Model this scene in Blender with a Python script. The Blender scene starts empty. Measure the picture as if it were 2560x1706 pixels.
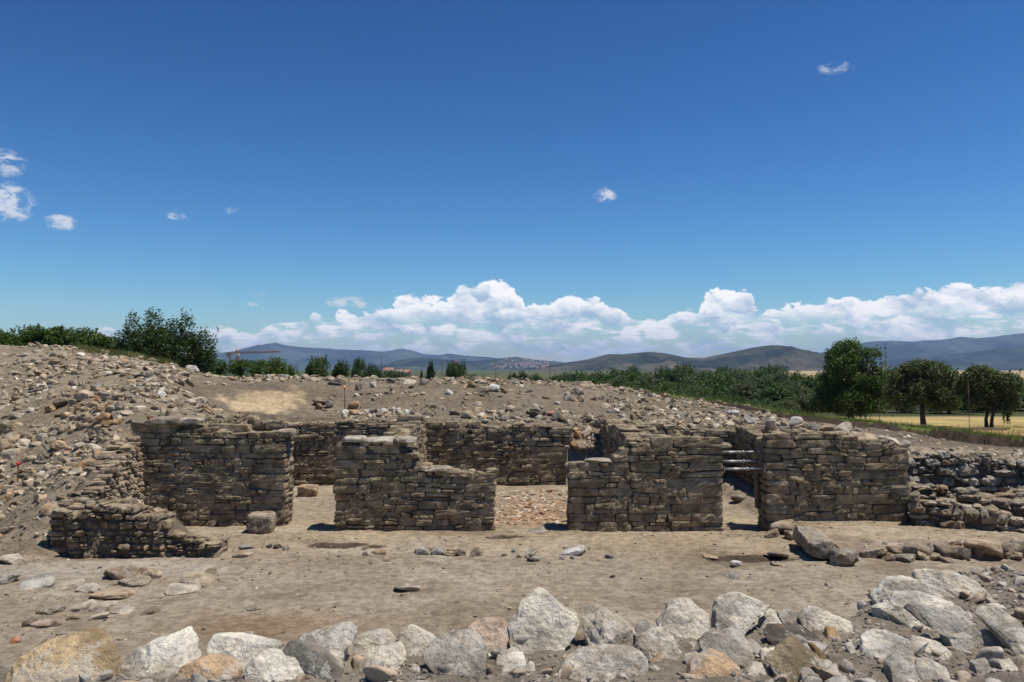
import bpy, math, numpy as np
from mathutils import Vector, Matrix
scene = bpy.context.scene
COL = scene.collection
rad = math.radians
# ------------------------------------------------------------------ camera
F = 2066.0; CZ = 3.05; PIT = math.atan((922 - 853) / F)
sP, cP = math.sin(PIT), math.cos(PIT)
def ray(px, py):
    xc = (px - 1280) / F; yc = (853 - py) / F
    return np.array([xc, cP - yc * sP, sP + yc * cP])
def at(px, py, Y):
    d = ray(px, py); t = Y / d[1]
    return np.array([d[0] * t, Y, CZ + d[2] * t])
def ground(px, py, z=0.0):
    d = ray(px, py); t = (z - CZ) / d[2]
    return np.array([d[0] * t, d[1] * t, z])
cam_data = bpy.data.cameras.new('camera'); cam = bpy.data.objects.new('camera', cam_data); COL.objects.link(cam)
cam.location = (0, 0, CZ); cam.rotation_euler = (math.pi / 2 + PIT, 0, 0)
cam_data.sensor_width = 36; cam_data.lens = 36 * F / 2560; cam_data.clip_end = 60000; cam_data.clip_start = 0.05
scene.camera = cam
# ------------------------------------------------------------------ noise
def _hash(ix, iy, iz, seed):
    h = (ix.astype(np.uint32) * np.uint32(374761393)) ^ (iy.astype(np.uint32) * np.uint32(668265263)) ^ (iz.astype(np.uint32) * np.uint32(2246822519)) ^ np.uint32((seed * 3266489917) & 0xffffffff)
    h = (h ^ (h >> np.uint32(13))) * np.uint32(1274126177)
    h = (h ^ (h >> np.uint32(16))) * np.uint32(2654435761)
    h = h ^ (h >> np.uint32(15))
    return h.astype(np.float64) / 4294967295.0 * 2 - 1
def vnoise(P, seed=0):
    P = np.asarray(P, float); I = np.floor(P).astype(np.int64); f = P - I; f = f * f * f * (f * (f * 6 - 15) + 10)
    r = 0
    for dx in (0, 1):
        wx = f[:, 0] if dx else 1 - f[:, 0]
        for dy in (0, 1):
            wy = f[:, 1] if dy else 1 - f[:, 1]
            for dz in (0, 1):
                wz = f[:, 2] if dz else 1 - f[:, 2]
                r = r + _hash(I[:, 0] + dx, I[:, 1] + dy, I[:, 2] + dz, seed) * wx * wy * wz
    return r
def fbm(P, octv=4, gain=0.5, seed=0):
    P = np.asarray(P, float); a = 1.0; s = 0; t = 0
    for i in range(octv):
        s = s + a * vnoise(P * (2.03 ** i) + 17.3 * i, seed + i); t += a; a *= gain
    return s / t
def n2(x, y, octv=4, gain=.5, seed=0):
    return fbm(np.stack([x, y, np.full(np.shape(x), 3.7)], -1), octv, gain, seed)
def sstep(a, b, x):
    t = np.clip((x - a) / (b - a), 0, 1); return t * t * (3 - 2 * t)
# ------------------------------------------------------------------ mesh helpers
def mesh_np(name, V, F_, mats=(), smooth=True, col=None, midx=None):
    me = bpy.data.meshes.new(name)
    V = np.asarray(V, np.float32); F_ = np.asarray(F_, np.int32)
    n, k = F_.shape
    me.vertices.add(len(V)); me.vertices.foreach_set('co', V.ravel())
    me.loops.add(n * k); me.loops.foreach_set('vertex_index', F_.ravel())
    me.polygons.add(n); me.polygons.foreach_set('loop_start', np.arange(0, n * k, k, dtype=np.int32))
    me.polygons.foreach_set('use_smooth', np.full(n, smooth))
    for m in mats: me.materials.append(m)
    if midx is not None: me.polygons.foreach_set('material_index', np.asarray(midx, np.int32))
    me.update(calc_edges=True)
    if col is not None:
        a = me.color_attributes.new('tint', 'FLOAT_COLOR', 'POINT')
        c = np.ones((len(V), 4), np.float32); c[:, :3] = col
        a.data.foreach_set('color', c.ravel())
    return me
class MB:
    """collects pieces (same polygon size) into one mesh"""
    def __init__(s, k=4): s.V = []; s.F = []; s.C = []; s.M = []; s.n = 0; s.k = k
    def add(s, V, F_, col=(1, 1, 1), m=0):
        V = np.asarray(V, float); F_ = np.asarray(F_, int)
        if F_.shape[1] == 3 and s.k == 4: F_ = np.concatenate([F_, F_[:, 2:]], 1)
        s.V.append(V); s.F.append(F_ + s.n); s.n += len(V)
        c = np.empty((len(V), 3)); c[:] = col; s.C.append(c); s.M.append(np.full(len(F_), m))
    def mesh(s, name, mats, smooth=True):
        return mesh_np(name, np.concatenate(s.V), np.concatenate(s.F), mats, smooth, np.concatenate(s.C), np.concatenate(s.M))
def obj(name, me, parent=None, loc=(0, 0, 0), rot=(0, 0, 0), scale=(1, 1, 1)):
    o = bpy.data.objects.new(name, me); COL.objects.link(o)
    o.location = loc; o.rotation_euler = rot; o.scale = scale
    if parent: o.parent = parent
    return o
def tag(o, label=None, cat=None, group=None, kind=None):
    if label: o['label'] = label
    if cat: o['category'] = cat
    if group: o['group'] = group
    if kind: o['kind'] = kind
    return o
import bmesh
_ico = {}
def ico(sub):
    if sub not in _ico:
        bm = bmesh.new(); bmesh.ops.create_icosphere(bm, subdivisions=sub, radius=1)
        V = np.array([v.co[:] for v in bm.verts]); Fc = np.array([[v.index for v in f.verts] for f in bm.faces]); bm.free()
        V /= np.linalg.norm(V, axis=1)[:, None]
        _ico[sub] = (V, Fc)
    return _ico[sub]
_box = {}
def boxgrid(nx, ny, nz):
    """welded surface grid of the cube [-1,1]^3, quads"""
    key = (nx, ny, nz)
    if key in _box: return _box[key]
    idx = {}; V = []; Q = []
    def vid(i, j, k):
        t = (i, j, k)
        if t not in idx: idx[t] = len(V); V.append((2 * i / nx - 1, 2 * j / ny - 1, 2 * k / nz - 1))
        return idx[t]
    for i in range(nx):
        for j in range(ny):
            Q.append([vid(i, j, nz), vid(i + 1, j, nz), vid(i + 1, j + 1, nz), vid(i, j + 1, nz)])
            Q.append([vid(i, j, 0), vid(i, j + 1, 0), vid(i + 1, j + 1, 0), vid(i + 1, j, 0)])
    for i in range(nx):
        for k in range(nz):
            Q.append([vid(i, 0, k), vid(i + 1, 0, k), vid(i + 1, 0, k + 1), vid(i, 0, k + 1)])
            Q.append([vid(i, ny, k), vid(i, ny, k + 1), vid(i + 1, ny, k + 1), vid(i + 1, ny, k)])
    for j in range(ny):
        for k in range(nz):
            Q.append([vid(0, j, k), vid(0, j, k + 1), vid(0, j + 1, k + 1), vid(0, j + 1, k)])
            Q.append([vid(nx, j, k), vid(nx, j + 1, k), vid(nx, j + 1, k + 1), vid(nx, j, k + 1)])
    _box[key] = (np.array(V, float), np.array(Q)); return _box[key]
def tube(P, Rr, sides=6):
    P = np.asarray(P, float); n = len(P); V = []; Fc = []
    for i in range(n):
        t = P[min(i + 1, n - 1)] - P[max(i - 1, 0)]; t = t / (np.linalg.norm(t) + 1e-9)
        a = np.cross(t, [0.31, 0.87, 0.2]); a /= np.linalg.norm(a); b = np.cross(t, a)
        for s in range(sides):
            th = 2 * math.pi * s / sides
            V.append(P[i] + Rr[i] * (math.cos(th) * a + math.sin(th) * b))
    for i in range(n - 1):
        for s in range(sides):
            s2 = (s + 1) % sides
            Fc.append([i * sides + s, i * sides + s2, (i + 1) * sides + s2, (i + 1) * sides + s])
    V.append(P[0]); V.append(P[-1]); c0, c1 = len(V) - 2, len(V) - 1
    for s in range(sides):
        s2 = (s + 1) % sides
        Fc.append([c0, s2, s, s]); Fc.append([c1, (n - 1) * sides + s, (n - 1) * sides + s2, (n - 1) * sides + s2])
    return np.array(V), np.array(Fc)
# ------------------------------------------------------------------ materials
class NT:
    def __init__(s, tree): s.t = tree; tree.nodes.clear()
    def n(s, typ, **kw):
        nd = s.t.nodes.new(typ)
        for k, v in kw.items():
            if k.startswith('i_'): pass
            else: setattr(nd, k, v)
        return nd
    def link(s, a, b): s.t.links.new(a, b)
    def put(s, sock, v):
        if hasattr(v, 'is_output') or isinstance(v, bpy.types.NodeSocket): s.link(v, sock)
        else:
            if sock.type == 'RGBA' and not hasattr(v, '__len__'): v = (v, v, v, 1)
            elif sock.type == 'RGBA' and len(v) == 3: v = (*v, 1)
            sock.default_value = v
    def m(s, op, a, b=None, c=None, clamp=False):
        nd = s.n('ShaderNodeMath', operation=op, use_clamp=clamp)
        for i, v in enumerate((a, b, c)):
            if v is not None: s.put(nd.inputs[i], v)
        return nd.outputs[0]
    def mr(s, v, a, b, c=0.0, d=1.0, smooth=True):
        nd = s.n('ShaderNodeMapRange', interpolation_type='SMOOTHSTEP' if smooth else 'LINEAR')
        s.put(nd.inputs[0], v)
        for i, x in enumerate((a, b, c, d)): s.put(nd.inputs[1 + i], x)
        return nd.outputs[0]
    def noise(s, vec, scale, detail=4, rough=.5, dist=0.0):
        nd = s.n('ShaderNodeTexNoise'); s.put(nd.inputs['Vector'], vec)
        nd.inputs['Scale'].default_value = scale; nd.inputs['Detail'].default_value = detail
        nd.inputs['Roughness'].default_value = rough; nd.inputs['Distortion'].default_value = dist
        return nd.outputs[0]
    def vor(s, vec, scale, feature='F1', smooth=0.5, rnd=1.0):
        nd = s.n('ShaderNodeTexVoronoi', feature=feature); s.put(nd.inputs['Vector'], vec)
        nd.inputs['Scale'].default_value = scale; nd.inputs['Randomness'].default_value = rnd
        if feature == 'SMOOTH_F1': nd.inputs['Smoothness'].default_value = smooth
        return nd.outputs['Distance']
    def mix(s, f, a, b, bt='MIX'):
        nd = s.n('ShaderNodeMix', data_type='RGBA', blend_type=bt)
        s.put(nd.inputs[0], f); s.put(nd.inputs[6], a); s.put(nd.inputs[7], b)
        return nd.outputs[2]
    def comb(s, x, y, z):
        nd = s.n('ShaderNodeCombineXYZ')
        for i, v in enumerate((x, y, z)): s.put(nd.inputs[i], v)
        return nd.outputs[0]
    def bump(s, h, strength, dist, normal=None):
        nd = s.n('ShaderNodeBump'); s.put(nd.inputs['Height'], h)
        nd.inputs['Strength'].default_value = strength; nd.inputs['Distance'].default_value = dist
        if normal is not None: s.put(nd.inputs['Normal'], normal)
        return nd.outputs[0]
def new_mat(name):
    m = bpy.data.materials.new(name); m.use_nodes = True
    return m, NT(m.node_tree)
def finish(t, base, rough=.9, normal=None, spec=.2):
    b = t.n('ShaderNodeBsdfPrincipled'); o = t.n('ShaderNodeOutputMaterial')
    t.put(b.inputs['Base Color'], base); t.put(b.inputs['Roughness'], rough)
    b.inputs['Specular IOR Level'].default_value = spec
    if normal is not None: t.put(b.inputs['Normal'], normal)
    t.link(b.outputs[0], o.inputs[0]); return b
def tintcol(t): 
    a = t.n('ShaderNodeAttribute', attribute_name='tint'); return a.outputs['Color']
def coords(t, which='Object'):
    return t.n('ShaderNodeTexCoord').outputs[which]
def geopos(t): return t.n('ShaderNodeNewGeometry').outputs['Position']
def rock_mat(name, use_obj_color, scale=1.0, crust=.5, stain=.25, bump=.6, bdist=.02, patch=4.0):
    m, t = new_mat(name)
    base = t.n('ShaderNodeObjectInfo').outputs['Color'] if use_obj_color else tintcol(t)
    P = geopos(t)
    n1 = t.noise(P, 2.6 * scale, 8, .66); n2_ = t.noise(P, patch * scale, 11, .74, .35); n3 = t.noise(P, 46 * scale, 6, .7); n4 = t.noise(P, 9 * scale, 7, .68)
    c = t.mix(t.mr(n1, .38, .62), t.mix(1.0, base, (.58, .56, .53), 'MULTIPLY'), t.mix(1.0, base, (1.22, 1.21, 1.18), 'MULTIPLY'))
    c = t.mix(t.mr(n2_, .52, .57, 0, crust), c, t.mix(.55, base, (.70, .66, .59)))
    c = t.mix(t.mr(t.noise(P, patch * 1.3 * scale, 9, .72, .6), .585, .64, 0, stain), c, (.40, .22, .10))
    c = t.mix(t.mr(n4, .40, .34, 0, .55), c, (.15, .135, .115))
    pits = t.mr(n3, .40, .47)
    c = t.mix(t.m('MULTIPLY', t.m('SUBTRACT', 1.0, pits), .34), c, (.12, .10, .08))
    v = t.vor(P, 15 * scale, 'F1')
    h = t.m('ADD', t.m('MULTIPLY', n4, 1.0), t.m('ADD', t.m('MULTIPLY', n3, .28), t.m('ADD', t.m('MULTIPLY', v, .35), t.m('MULTIPLY', n2_, 1.0))))
    finish(t, c, .92, t.bump(h, bump, bdist), .12)
    return m
M = {}
M['boulder'] = rock_mat('boulder_stone', True, 1.5, .75, .45, .8, .06, 4.0)
M['rock'] = rock_mat('loose_rock', True, 1.3, .4, .2, .7, .05)
M['rubble'] = rock_mat('rubble_stone', False, 1.5, .3, .12, .5, .04)
M['masonry'] = rock_mat('masonry_stone', False, 1.6, .18, .08, .75, .04)
m, t = new_mat('wall_earth'); P = geopos(t)
n1 = t.noise(P, 9, 8, .7)
finish(t, t.mix(t.mr(n1, .3, .7), (.11, .087, .062), (.175, .14, .10)), .95, t.bump(n1, .8, .05), .1); M['core'] = m  # earth mortar, its colour darkened to deepen the joint shadows
# soil: base albedo per vertex in 'tint'
m, t = new_mat('soil'); P = geopos(t); base = tintcol(t)
n1 = t.noise(P, .55, 6, .6); n2_ = t.noise(P, 6.5, 10, .74); n3 = t.noise(P, 22, 8, .75); n4 = t.noise(P, 3.6, 10, .74, .5)
c = t.mix(t.mr(n1, .3, .7), t.mix(1.0, base, (.82, .80, .77), 'MULTIPLY'), t.mix(1.0, base, (1.13, 1.13, 1.14), 'MULTIPLY'))
c = t.mix(t.mr(n2_, .42, .58), t.mix(1.0, c, (.76, .75, .73), 'MULTIPLY'), t.mix(1.0, c, (1.14, 1.13, 1.12), 'MULTIPLY'))
c = t.mix(t.mr(n4, .56, .62, 0, .5), c, t.mix(1.0, c, (.62, .56, .50), 'MULTIPLY'))
c = t.mix(t.mr(n3, .58, .75, 0, .5), c, t.mix(1.0, c, (.6, .58, .55), 'MULTIPLY'))
c = t.mix(t.mr(t.vor(P, 17), .07, .10, .6, 0), c, t.mix(1.0, c, (1.5, 1.48, 1.42), 'MULTIPLY'))
hh = t.m('ADD', t.m('MULTIPLY', n2_, 1.0), t.m('MULTIPLY', n3, .35))
finish(t, c, .95, t.bump(hh, .9, .07), .1); M['soil'] = m
# hills
m, t = new_mat('hill_scrub'); P = geopos(t); base = tintcol(t)
n1 = t.noise(P, .0016, 8, .62); n2_ = t.noise(P, .009, 6, .7)
c = t.mix(t.mr(n1, .42, .60), t.mix(1.0, base, (.28, .40, .26), 'MULTIPLY'), t.mix(1.0, base, (2.1, 1.8, 1.5), 'MULTIPLY'))
c = t.mix(t.mr(n2_, .35, .65), t.mix(1.0, c, (.65, .68, .62), 'MULTIPLY'), t.mix(1.0, c, (1.25, 1.2, 1.15), 'MULTIPLY'))
finish(t, c, .95, None, .05); M['hill'] = m
def leaf_mat(name, transl=.35, rough=.5):
    m, t = new_mat(name); base = tintcol(t)
    oi = t.n('ShaderNodeObjectInfo').outputs['Color']
    c = t.mix(1.0, base, oi, 'MULTIPLY')
    b = t.n('ShaderNodeBsdfPrincipled'); t.put(b.inputs['Base Color'], c); b.inputs['Roughness'].default_value = rough
    b.inputs['Specular IOR Level'].default_value = .3
    tr = t.n('ShaderNodeBsdfTranslucent'); t.put(tr.inputs[0], t.mix(1.0, c, (1.1, 1.25, .6), 'MULTIPLY'))
    mx = t.n('ShaderNodeMixShader'); mx.inputs[0].default_value = transl
    t.link(b.outputs[0], mx.inputs[1]); t.link(tr.outputs[0], mx.inputs[2])
    o = t.n('ShaderNodeOutputMaterial'); t.link(mx.outputs[0], o.inputs[0]); return m
M['leaf'] = leaf_mat('leaf'); M['grass'] = leaf_mat('grass_blade', .25, .7)
def plain(name, col, rough=.6, metal=0.0, var=.25, sc=20):
    m, t = new_mat(name); P = coords(t)
    n = t.noise(P, sc, 5, .6)
    c = t.mix(t.mr(n, .3, .7), tuple(x * (1 - var) for x in col), tuple(min(1, x * (1 + var)) for x in col))
    b = finish(t, c, rough, None, .4); b.inputs['Metallic'].default_value = metal
    M[name] = m; return m
plain('bark', (.07, .055, .04), .95, 0, .4, 12)
plain('galvanised_steel', (.46, .46, .45), .6, .4, .35, 14)
plain('rusty_iron', (.10, .055, .035), .8, .3, .4, 40)
plain('old_timber', (.17, .125, .085), .9, 0, .35, 9)
plain('red_cap', (.65, .03, .03), .5); plain('orange_cap', (.75, .28, .04), .5)
plain('crane_orange', (.38, .20, .11), .6); plain('house_plaster', (.46, .37, .30), .9); plain('roof_tile', (.30, .17, .115), .9)
plain('straw', (.42,.33,.18), .9); plain('white_plaster', (.7, .66, .6), .9)
# ------------------------------------------------------------------ terrain
def tps_fit(P, z, lam=.02):
    n = len(P); d = np.linalg.norm(P[:, None] - P[None], axis=2); K = np.where(d > 0, d * d * np.log(d + 1e-9), 0)
    A = np.zeros((n + 3, n + 3)); A[:n, :n] = K + lam * np.eye(n); A[:n, n] = 1; A[:n, n + 1:] = P; A[n, :n] = 1; A[n + 1:, :n] = P.T
    return P, np.linalg.solve(A, np.concatenate([z, np.zeros(3)]))
def tps_eval(f, X, Y):
    P, w = f; r = np.full(X.shape, w[-3]) + w[-2] * X + w[-1] * Y
    for i, (a, b) in enumerate(P):
        d2 = (X - a) ** 2 + (Y - b) ** 2
        r = r + w[i] * .5 * d2 * np.log(d2 + 1e-9)
    return r
PX = [ # (px, py, Y) seen points of the ground outside the walled pit
 (0,1150,18.5),(0,1020,21),(0,930,23.5),(0,862,26),(150,1150,18),(150,1020,20.5),(150,930,23),(150,870,25.5),
 (290,1085,17.2),(300,1000,19.5),(300,940,22.5),(300,888,25),(420,1020,19.6),(420,960,22),(420,912,24.5),
 (500,1000,20.5),(500,942,24.8),(560,1022,21.8),(560,985,23.5),(560,945,26.5),(700,1040,21.8),(700,985,24),(700,942,27),
 (850,1035,22.3),(850,1000,23.8),(850,945,27),(1000,1042,22.2),(1000,1008,23.8),(1000,948,27),(1200,1047,22.3),(1200,1010,24),(1200,952,27.5),
 (1400,1052,22.3),(1400,1014,24),(1400,958,28),(1550,1058,22.3),(1550,1018,24.8),(1550,972,29),(1650,1062,22.3),(1650,1025,26),(1650,995,30),
 (1750,1006,30),(1850,1026,30),(1950,1044,30),(2083,1060,30),(2187,1071,30),(2306,1088,29.5),(2425,1112,29),(2514,1121,28.5),(2800,1145,28),
 (2275,1140,18),(2560,1140,18),(2400,1127,22),(2560,1130,23),(2800,1140,20),(1800,1062,22.3),(1950,1067,22.3),(2100,1088,22),(2100,1100,18),(2260,1112,17.2),(1900,1052,25.5)]
pts = [at(*p) for p in PX] + [np.array(p) for p in [(-9.5,14.5,.02),(-11,15.5,.08),(-14,15.5,.3),(-8.3,14.2,.15),(-7.8,13.0,.0),(-8.0,15.3,1.1),(-9.2,16.4,.75),
   (-10.8,16.7,.35),(-12,12,0),(-16,12,.1),(-20,15,.5),(-10,10,0),(-22,24,3.2),(-22,19,1.6),(-18,27,3.9),(18,17,1.0),(20,24,.6)]]
pts = np.array(pts); TPS = tps_fit(pts[:, :2], pts[:, 2])
EDGE = [(-400,852,27),(0,862,26),(150,870,25.5),(300,888,25),(420,912,24.5),(500,940,25.2),(560,944,26.5),(700,941,27),(850,944,27),(1000,947,27),(1200,951,27.5),
 (1400,957,28),(1550,970,29),(1650,985,30.3),(1750,998,30.3),(1850,1012,30.3),(1950,1030,30.3),(2050,1046,30.3),(2150,1055,30.3),(2250,1063,30.2),(2350,1073,29.8),(2450,1086,29.4),(2560,1099,29),(2800,1120,28.4)]
EP = np.array([at(*p) for p in EDGE]); EP = EP[np.argsort(EP[:, 0])]
def edgeY(X): return np.interp(X, EP[:, 0], EP[:, 1])
def edgeZ(X): return np.interp(X, EP[:, 0], EP[:, 2])
CR = np.array([(-9,4.2),(-1.6,4.28),(-1.2,4.4),(-.3,4.62),(.4,4.8),(1.2,4.95),(2.15,5.15),(2.5,5.7),(3.2,6.2),(4,6.4),(8,8.0)])
BANK = 1.555
BACKY = 21.62; LX = -7.12
def in_pit(X, Y):
    return ((Y < BACKY) & (X > LX) & (X < 7.75) & (Y > 15)) | ((Y <= 16.6) & (X > -7.5)) | ((X >= 7.75) & (Y < 17.75)) | (Y < 12.2)
def soft_floor(X, Y):
    z = .035 * n2(X * .55, Y * .55, 4, .55, 5) + .026 * n2(X * 2.6, Y * 2.6, 4, .62, 9) + .014 * n2(X * 8.5, Y * 8.5, 3, .6, 15) * (Y < 22)
    # platform in front of the right-hand walls
    z = z + .2 * sstep(4.95, 5.3, X) * sstep(13.35, 13.6, Y) * (1 - sstep(7.4, 8.2, X) * .0)
    # rooms slope up slightly, left-hand floor
    z = z + .06 * sstep(16, 21, Y)
    z = z + .25 * sstep(-6.8, -11.5, X) * sstep(15.2, 11.5, Y) * sstep(5.0, 9.0, Y) * 0.5
    for (px, py, rx, ry, dp) in ((844,1365,.40,.20,.035),(942,1368,.13,.1,.03),(1865,1396,.55,.22,.035),(930,1345,.18,.07,.03),(1260,1343,.3,.12,.03),(1950,1398,.3,.12,.03),(1440,1345,.25,.1,.03)):
        g = ground(px, py); q = ((X - g[0]) / rx) ** 2 + ((Y - g[1]) / ry) ** 2 + .5 * n2(X * 5, Y * 5, 2, .5, 77)
        z = z - dp * sstep(1.15, .75, q)
    return z
def terr(X, Y, detail=True):
    X = np.asarray(X, float); Y = np.asarray(Y, float)
    near = tps_eval(TPS, np.clip(X, -24, 24), np.clip(Y, 9, 31))
    near = np.maximum(near, 0.0)
    if detail:
        near = near + .10 * n2(X * .9, Y * .9, 4, .55, 21) + .045 * n2(X * 3.3, Y * 3.3, 3, .6, 31)
    pit = in_pit(X, Y)
    fl = soft_floor(X, Y)
    # left of the pit the rubble slope simply runs out onto the floor
    blend = sstep(-7.3, -8.2, X) * sstep(12.2, 13.6, Y)
    z = np.where(pit, fl, np.where((X < -7.5) & (Y < 18), fl * (1 - blend) + np.maximum(near, fl * .5) * blend, near))
    lim = np.where((X > -8.6) & (X < -7.0) & (Y > 16.5) & (Y < 21.7), 1.86 + .55 * np.clip(-7.15 - X, 0, 3) - .03 * (Y - 17), 99)
    z = np.where(pit, z, np.minimum(z, lim))
    ch = (X > 1.4) & (X < 2.75) & (Y > 21.2) & (Y < 24)
    z = np.where(ch, np.minimum(np.maximum(near, 1.0), 1.02 + .55 * np.clip(Y - 21.35, 0, 3)), z)
    # beyond the crest / cut lip
    e = edgeY(X); ez = edgeZ(X) + (.05 * n2(X * .8, Y * .8, 4, .55, 41) if detail else 0)
    dist = np.maximum(Y - e, 0)
    far = -3.0 + (ez + 3.0) * np.exp(-dist / 75.0) + .25 * n2(X * .03, Y * .03, 3, .5, 51) * sstep(8, 60, dist)
    far = far - 9.0 * sstep(900, 9000, Y)
    wob = .18 * n2(X * 1.3, Y * .2, 3, .6, 61)
    w = sstep(-.02, np.where(X > 4.5, .07, .2), Y - e + wob * (X > 4.5))
    z = z * (1 - w) + far * w
    # foreground bank under the camera
    yc = np.interp(X, CR[:, 0], CR[:, 1]) + (.12 * n2(X * 1.5, X * 0 + 2, 3, .5, 71))
    bank = BANK + (.05 * n2(X * 2, Y * 2, 4, .6, 81) + .022 * n2(X * 9, Y * 9, 3, .6, 83) * (Y < 8) if detail else 0) - .06 * sstep(3.2, 5, Y)
    s = np.clip((Y - yc) / 1.75, 0, 1)
    bz = bank * (1 - s * s * (3 - 2 * s) * .5 - s * .5)
    z = np.where(Y < yc + 1.75, np.maximum(bz, np.where(Y < 12, fl * s, z)), z)
    return z
def grow(a, lim, g=1.22):
    out = []; s = .12
    while a < lim:
        a += s; s *= g; out.append(a)
    return out
xs = np.concatenate([np.arange(-17, -6.0, .08), np.arange(-6.0, 6.0, .045), np.arange(6.0, 19.5, .08)])
xs = np.concatenate([[-v for v in grow(17, 14000)][::-1], xs, grow(19.5, 14000)])
ys = np.concatenate([np.arange(-3, 3.2, .3), np.arange(3.2, 7.2, .03), np.arange(7.2, 17, .065), np.arange(17, 32, .085)])
ys = np.concatenate([[-400, -120, -40, -15], ys, grow(32, 16000, 1.10)])
GX, GY = np.meshgrid(xs, ys); X = GX.ravel(); Y = GY.ravel(); Z = terr(X, Y)
nx, ny = len(xs), len(ys)
ii = np.arange(nx * ny).reshape(ny, nx)
quads = np.stack([ii[:-1, :-1].ravel(), ii[:-1, 1:].ravel(), ii[1:, 1:].ravel(), ii[1:, :-1].ravel()], 1)
# soil colour by place
def lerpc(c, d, w): return c * (1 - w[:, None]) + np.asarray(d) * w[:, None]
c = np.empty((len(X), 3)); c[:] = (.36, .30, .225)
nA = n2(X * .25, Y * .25, 4, .55, 101); nB = n2(X * .8, Y * .8, 4, .55, 111)
c = lerpc(c, (.385, .325, .24), sstep(-.1, .5, nA) * .7)
c = lerpc(c, (.32, .26, .185), sstep(.05, .5, n2(X * .35 + 9, Y * .6, 4, .6, 121)) * .55)
c = lerpc(c, (.43, .34, .225), sstep(13.3, 14.2, Y) * sstep(-6, -4, X) * (Y < 17) * .55)          # warmer band before the walls
c = lerpc(c, (.30, .205, .12), np.exp(-(((X + 2.9) / 1.1) ** 2 + ((Y - 9.9) / .6) ** 2)) * .8)
c = lerpc(c, (.235, .185, .13), sstep(.12, .30, n2(X * .9 + 30, Y * 1.5, 5, .62, 161)) * .55 * (Y < 16))
c = lerpc(c, (.44, .385, .30), sstep(.16, .32, n2(X * .7 - 20, Y * 1.3, 5, .62, 171)) * .5 * (Y < 16))
pg = ground(260, 1425); c = lerpc(c, (.43, .38, .31), sstep(1.2, .6, ((X - pg[0]) / 1.9) ** 2 + ((Y - pg[1]) / .55) ** 2 + .5 * nA) * .8)
out = (~in_pit(X, Y)) & (Y > 13.5)
c[out] = lerpc(c[out], (.285, .235, .17), np.full(out.sum(), .94))
c = lerpc(c, (.205, .168, .125), out * sstep(-10.5, -8.8, X) * sstep(21.3, 21.7, Y) * .9)
c[out] = lerpc(c[out], (.20, .162, .118), sstep(0, .4, nB[out]) * .5)
sand = at(660, 1008, 23.2)
sw = sstep(1.25, .65, np.sqrt(((X - sand[0]) / 1.1) ** 2 + ((Y - sand[1]) / 1.3) ** 2) + .9 * n2(X * 2.2 + Y * 1.3, Y * .9 - X * .5, 5, .65, 131)) * out
c = lerpc(c, (.52, .40, .25), sw * .92)
dk = sstep(4.0, 7.5, X) * sstep(22.5, 24.5, Y) * out
c = lerpc(c, (.165, .13, .095), dk * .9)
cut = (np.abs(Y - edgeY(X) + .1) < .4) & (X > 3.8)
c = lerpc(c, (.055, .042, .03), cut * .95)  # dark cut soil, with shade under the grass overhang painted in
e = edgeY(X); beyond = Y > e + .12 + .1 * nB
lef = beyond & (X < 4.5)
c[lef] = (.20, .18, .09)
gr = beyond & (X >= 3.8)
wg = sstep(4.5, 1.2, (Y - e) - 1.5 * nB)   # green strip along the lip, straw behind
c = lerpc(c, (.47, .35, .15), gr * 1.0)
c = lerpc(c, (.16, .20, .05), gr * np.clip(wg + .35 * sstep(0, .4, nA), 0, 1))
c = lerpc(c, (.10, .12, .04), gr * sstep(7.0, 3.5, X / np.maximum(Y, 1) * 30) * .8)
fld = Y > 75
pat = n2(X * .004 + 3, Y * .0022, 3, .5, 141)
c = lerpc(c, (.06, .075, .03), ((Y > 34) & (X < .36 * Y)) * .95)
c = lerpc(c, (.075, .09, .04), fld * sstep(88, 140, Y) * .9)
c = lerpc(c, (.055, .07, .03), ((Y > 74) & (Y < 380) & (X >= .34 * Y)) * .95)
c = lerpc(c, (.11, .115, .05), fld * sstep(.1, .2, pat) * sstep(260, 400, Y))
c = lerpc(c, (.46, .35, .19), sstep(400, 600, Y) * (X > .30 * Y) * .9)
c = lerpc(c, (.29, .25, .195), (Y < 7) * sstep(BANK * .6, BANK * .9, Z))
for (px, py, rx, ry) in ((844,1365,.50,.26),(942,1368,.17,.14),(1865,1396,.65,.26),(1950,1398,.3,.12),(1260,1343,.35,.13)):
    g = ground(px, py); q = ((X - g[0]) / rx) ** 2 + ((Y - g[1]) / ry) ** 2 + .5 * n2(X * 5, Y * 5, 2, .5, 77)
    c = lerpc(c, (.085, .062, .042), sstep(1.15, .85, q) * .95)  # shadow of the shallow pits painted into the damp soil colour
red = ground(1340, 1280, .05)
c = lerpc(c, (.33, .19, .10), np.exp(-(((X - red[0]) / .9) ** 2 + ((Y - red[1]) / 1.6) ** 2)) * .75 * (Y > 15.8))
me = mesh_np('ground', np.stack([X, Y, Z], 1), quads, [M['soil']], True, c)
tag(obj('ground', me), kind='structure')
def hit(px, py, lo=3.3, hi=60):
    d = ray(px, py); tt = np.linspace(lo, hi, 2400) / d[1]
    zr = CZ + d[2] * tt; zt = terr(d[0] * tt, d[1] * tt, False)
    k = np.argmax(zr < zt)
    if zr[k] >= zt[k]: k = len(tt) - 1
    return np.array([d[0] * tt[k], d[1] * tt[k], zt[k]])
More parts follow.
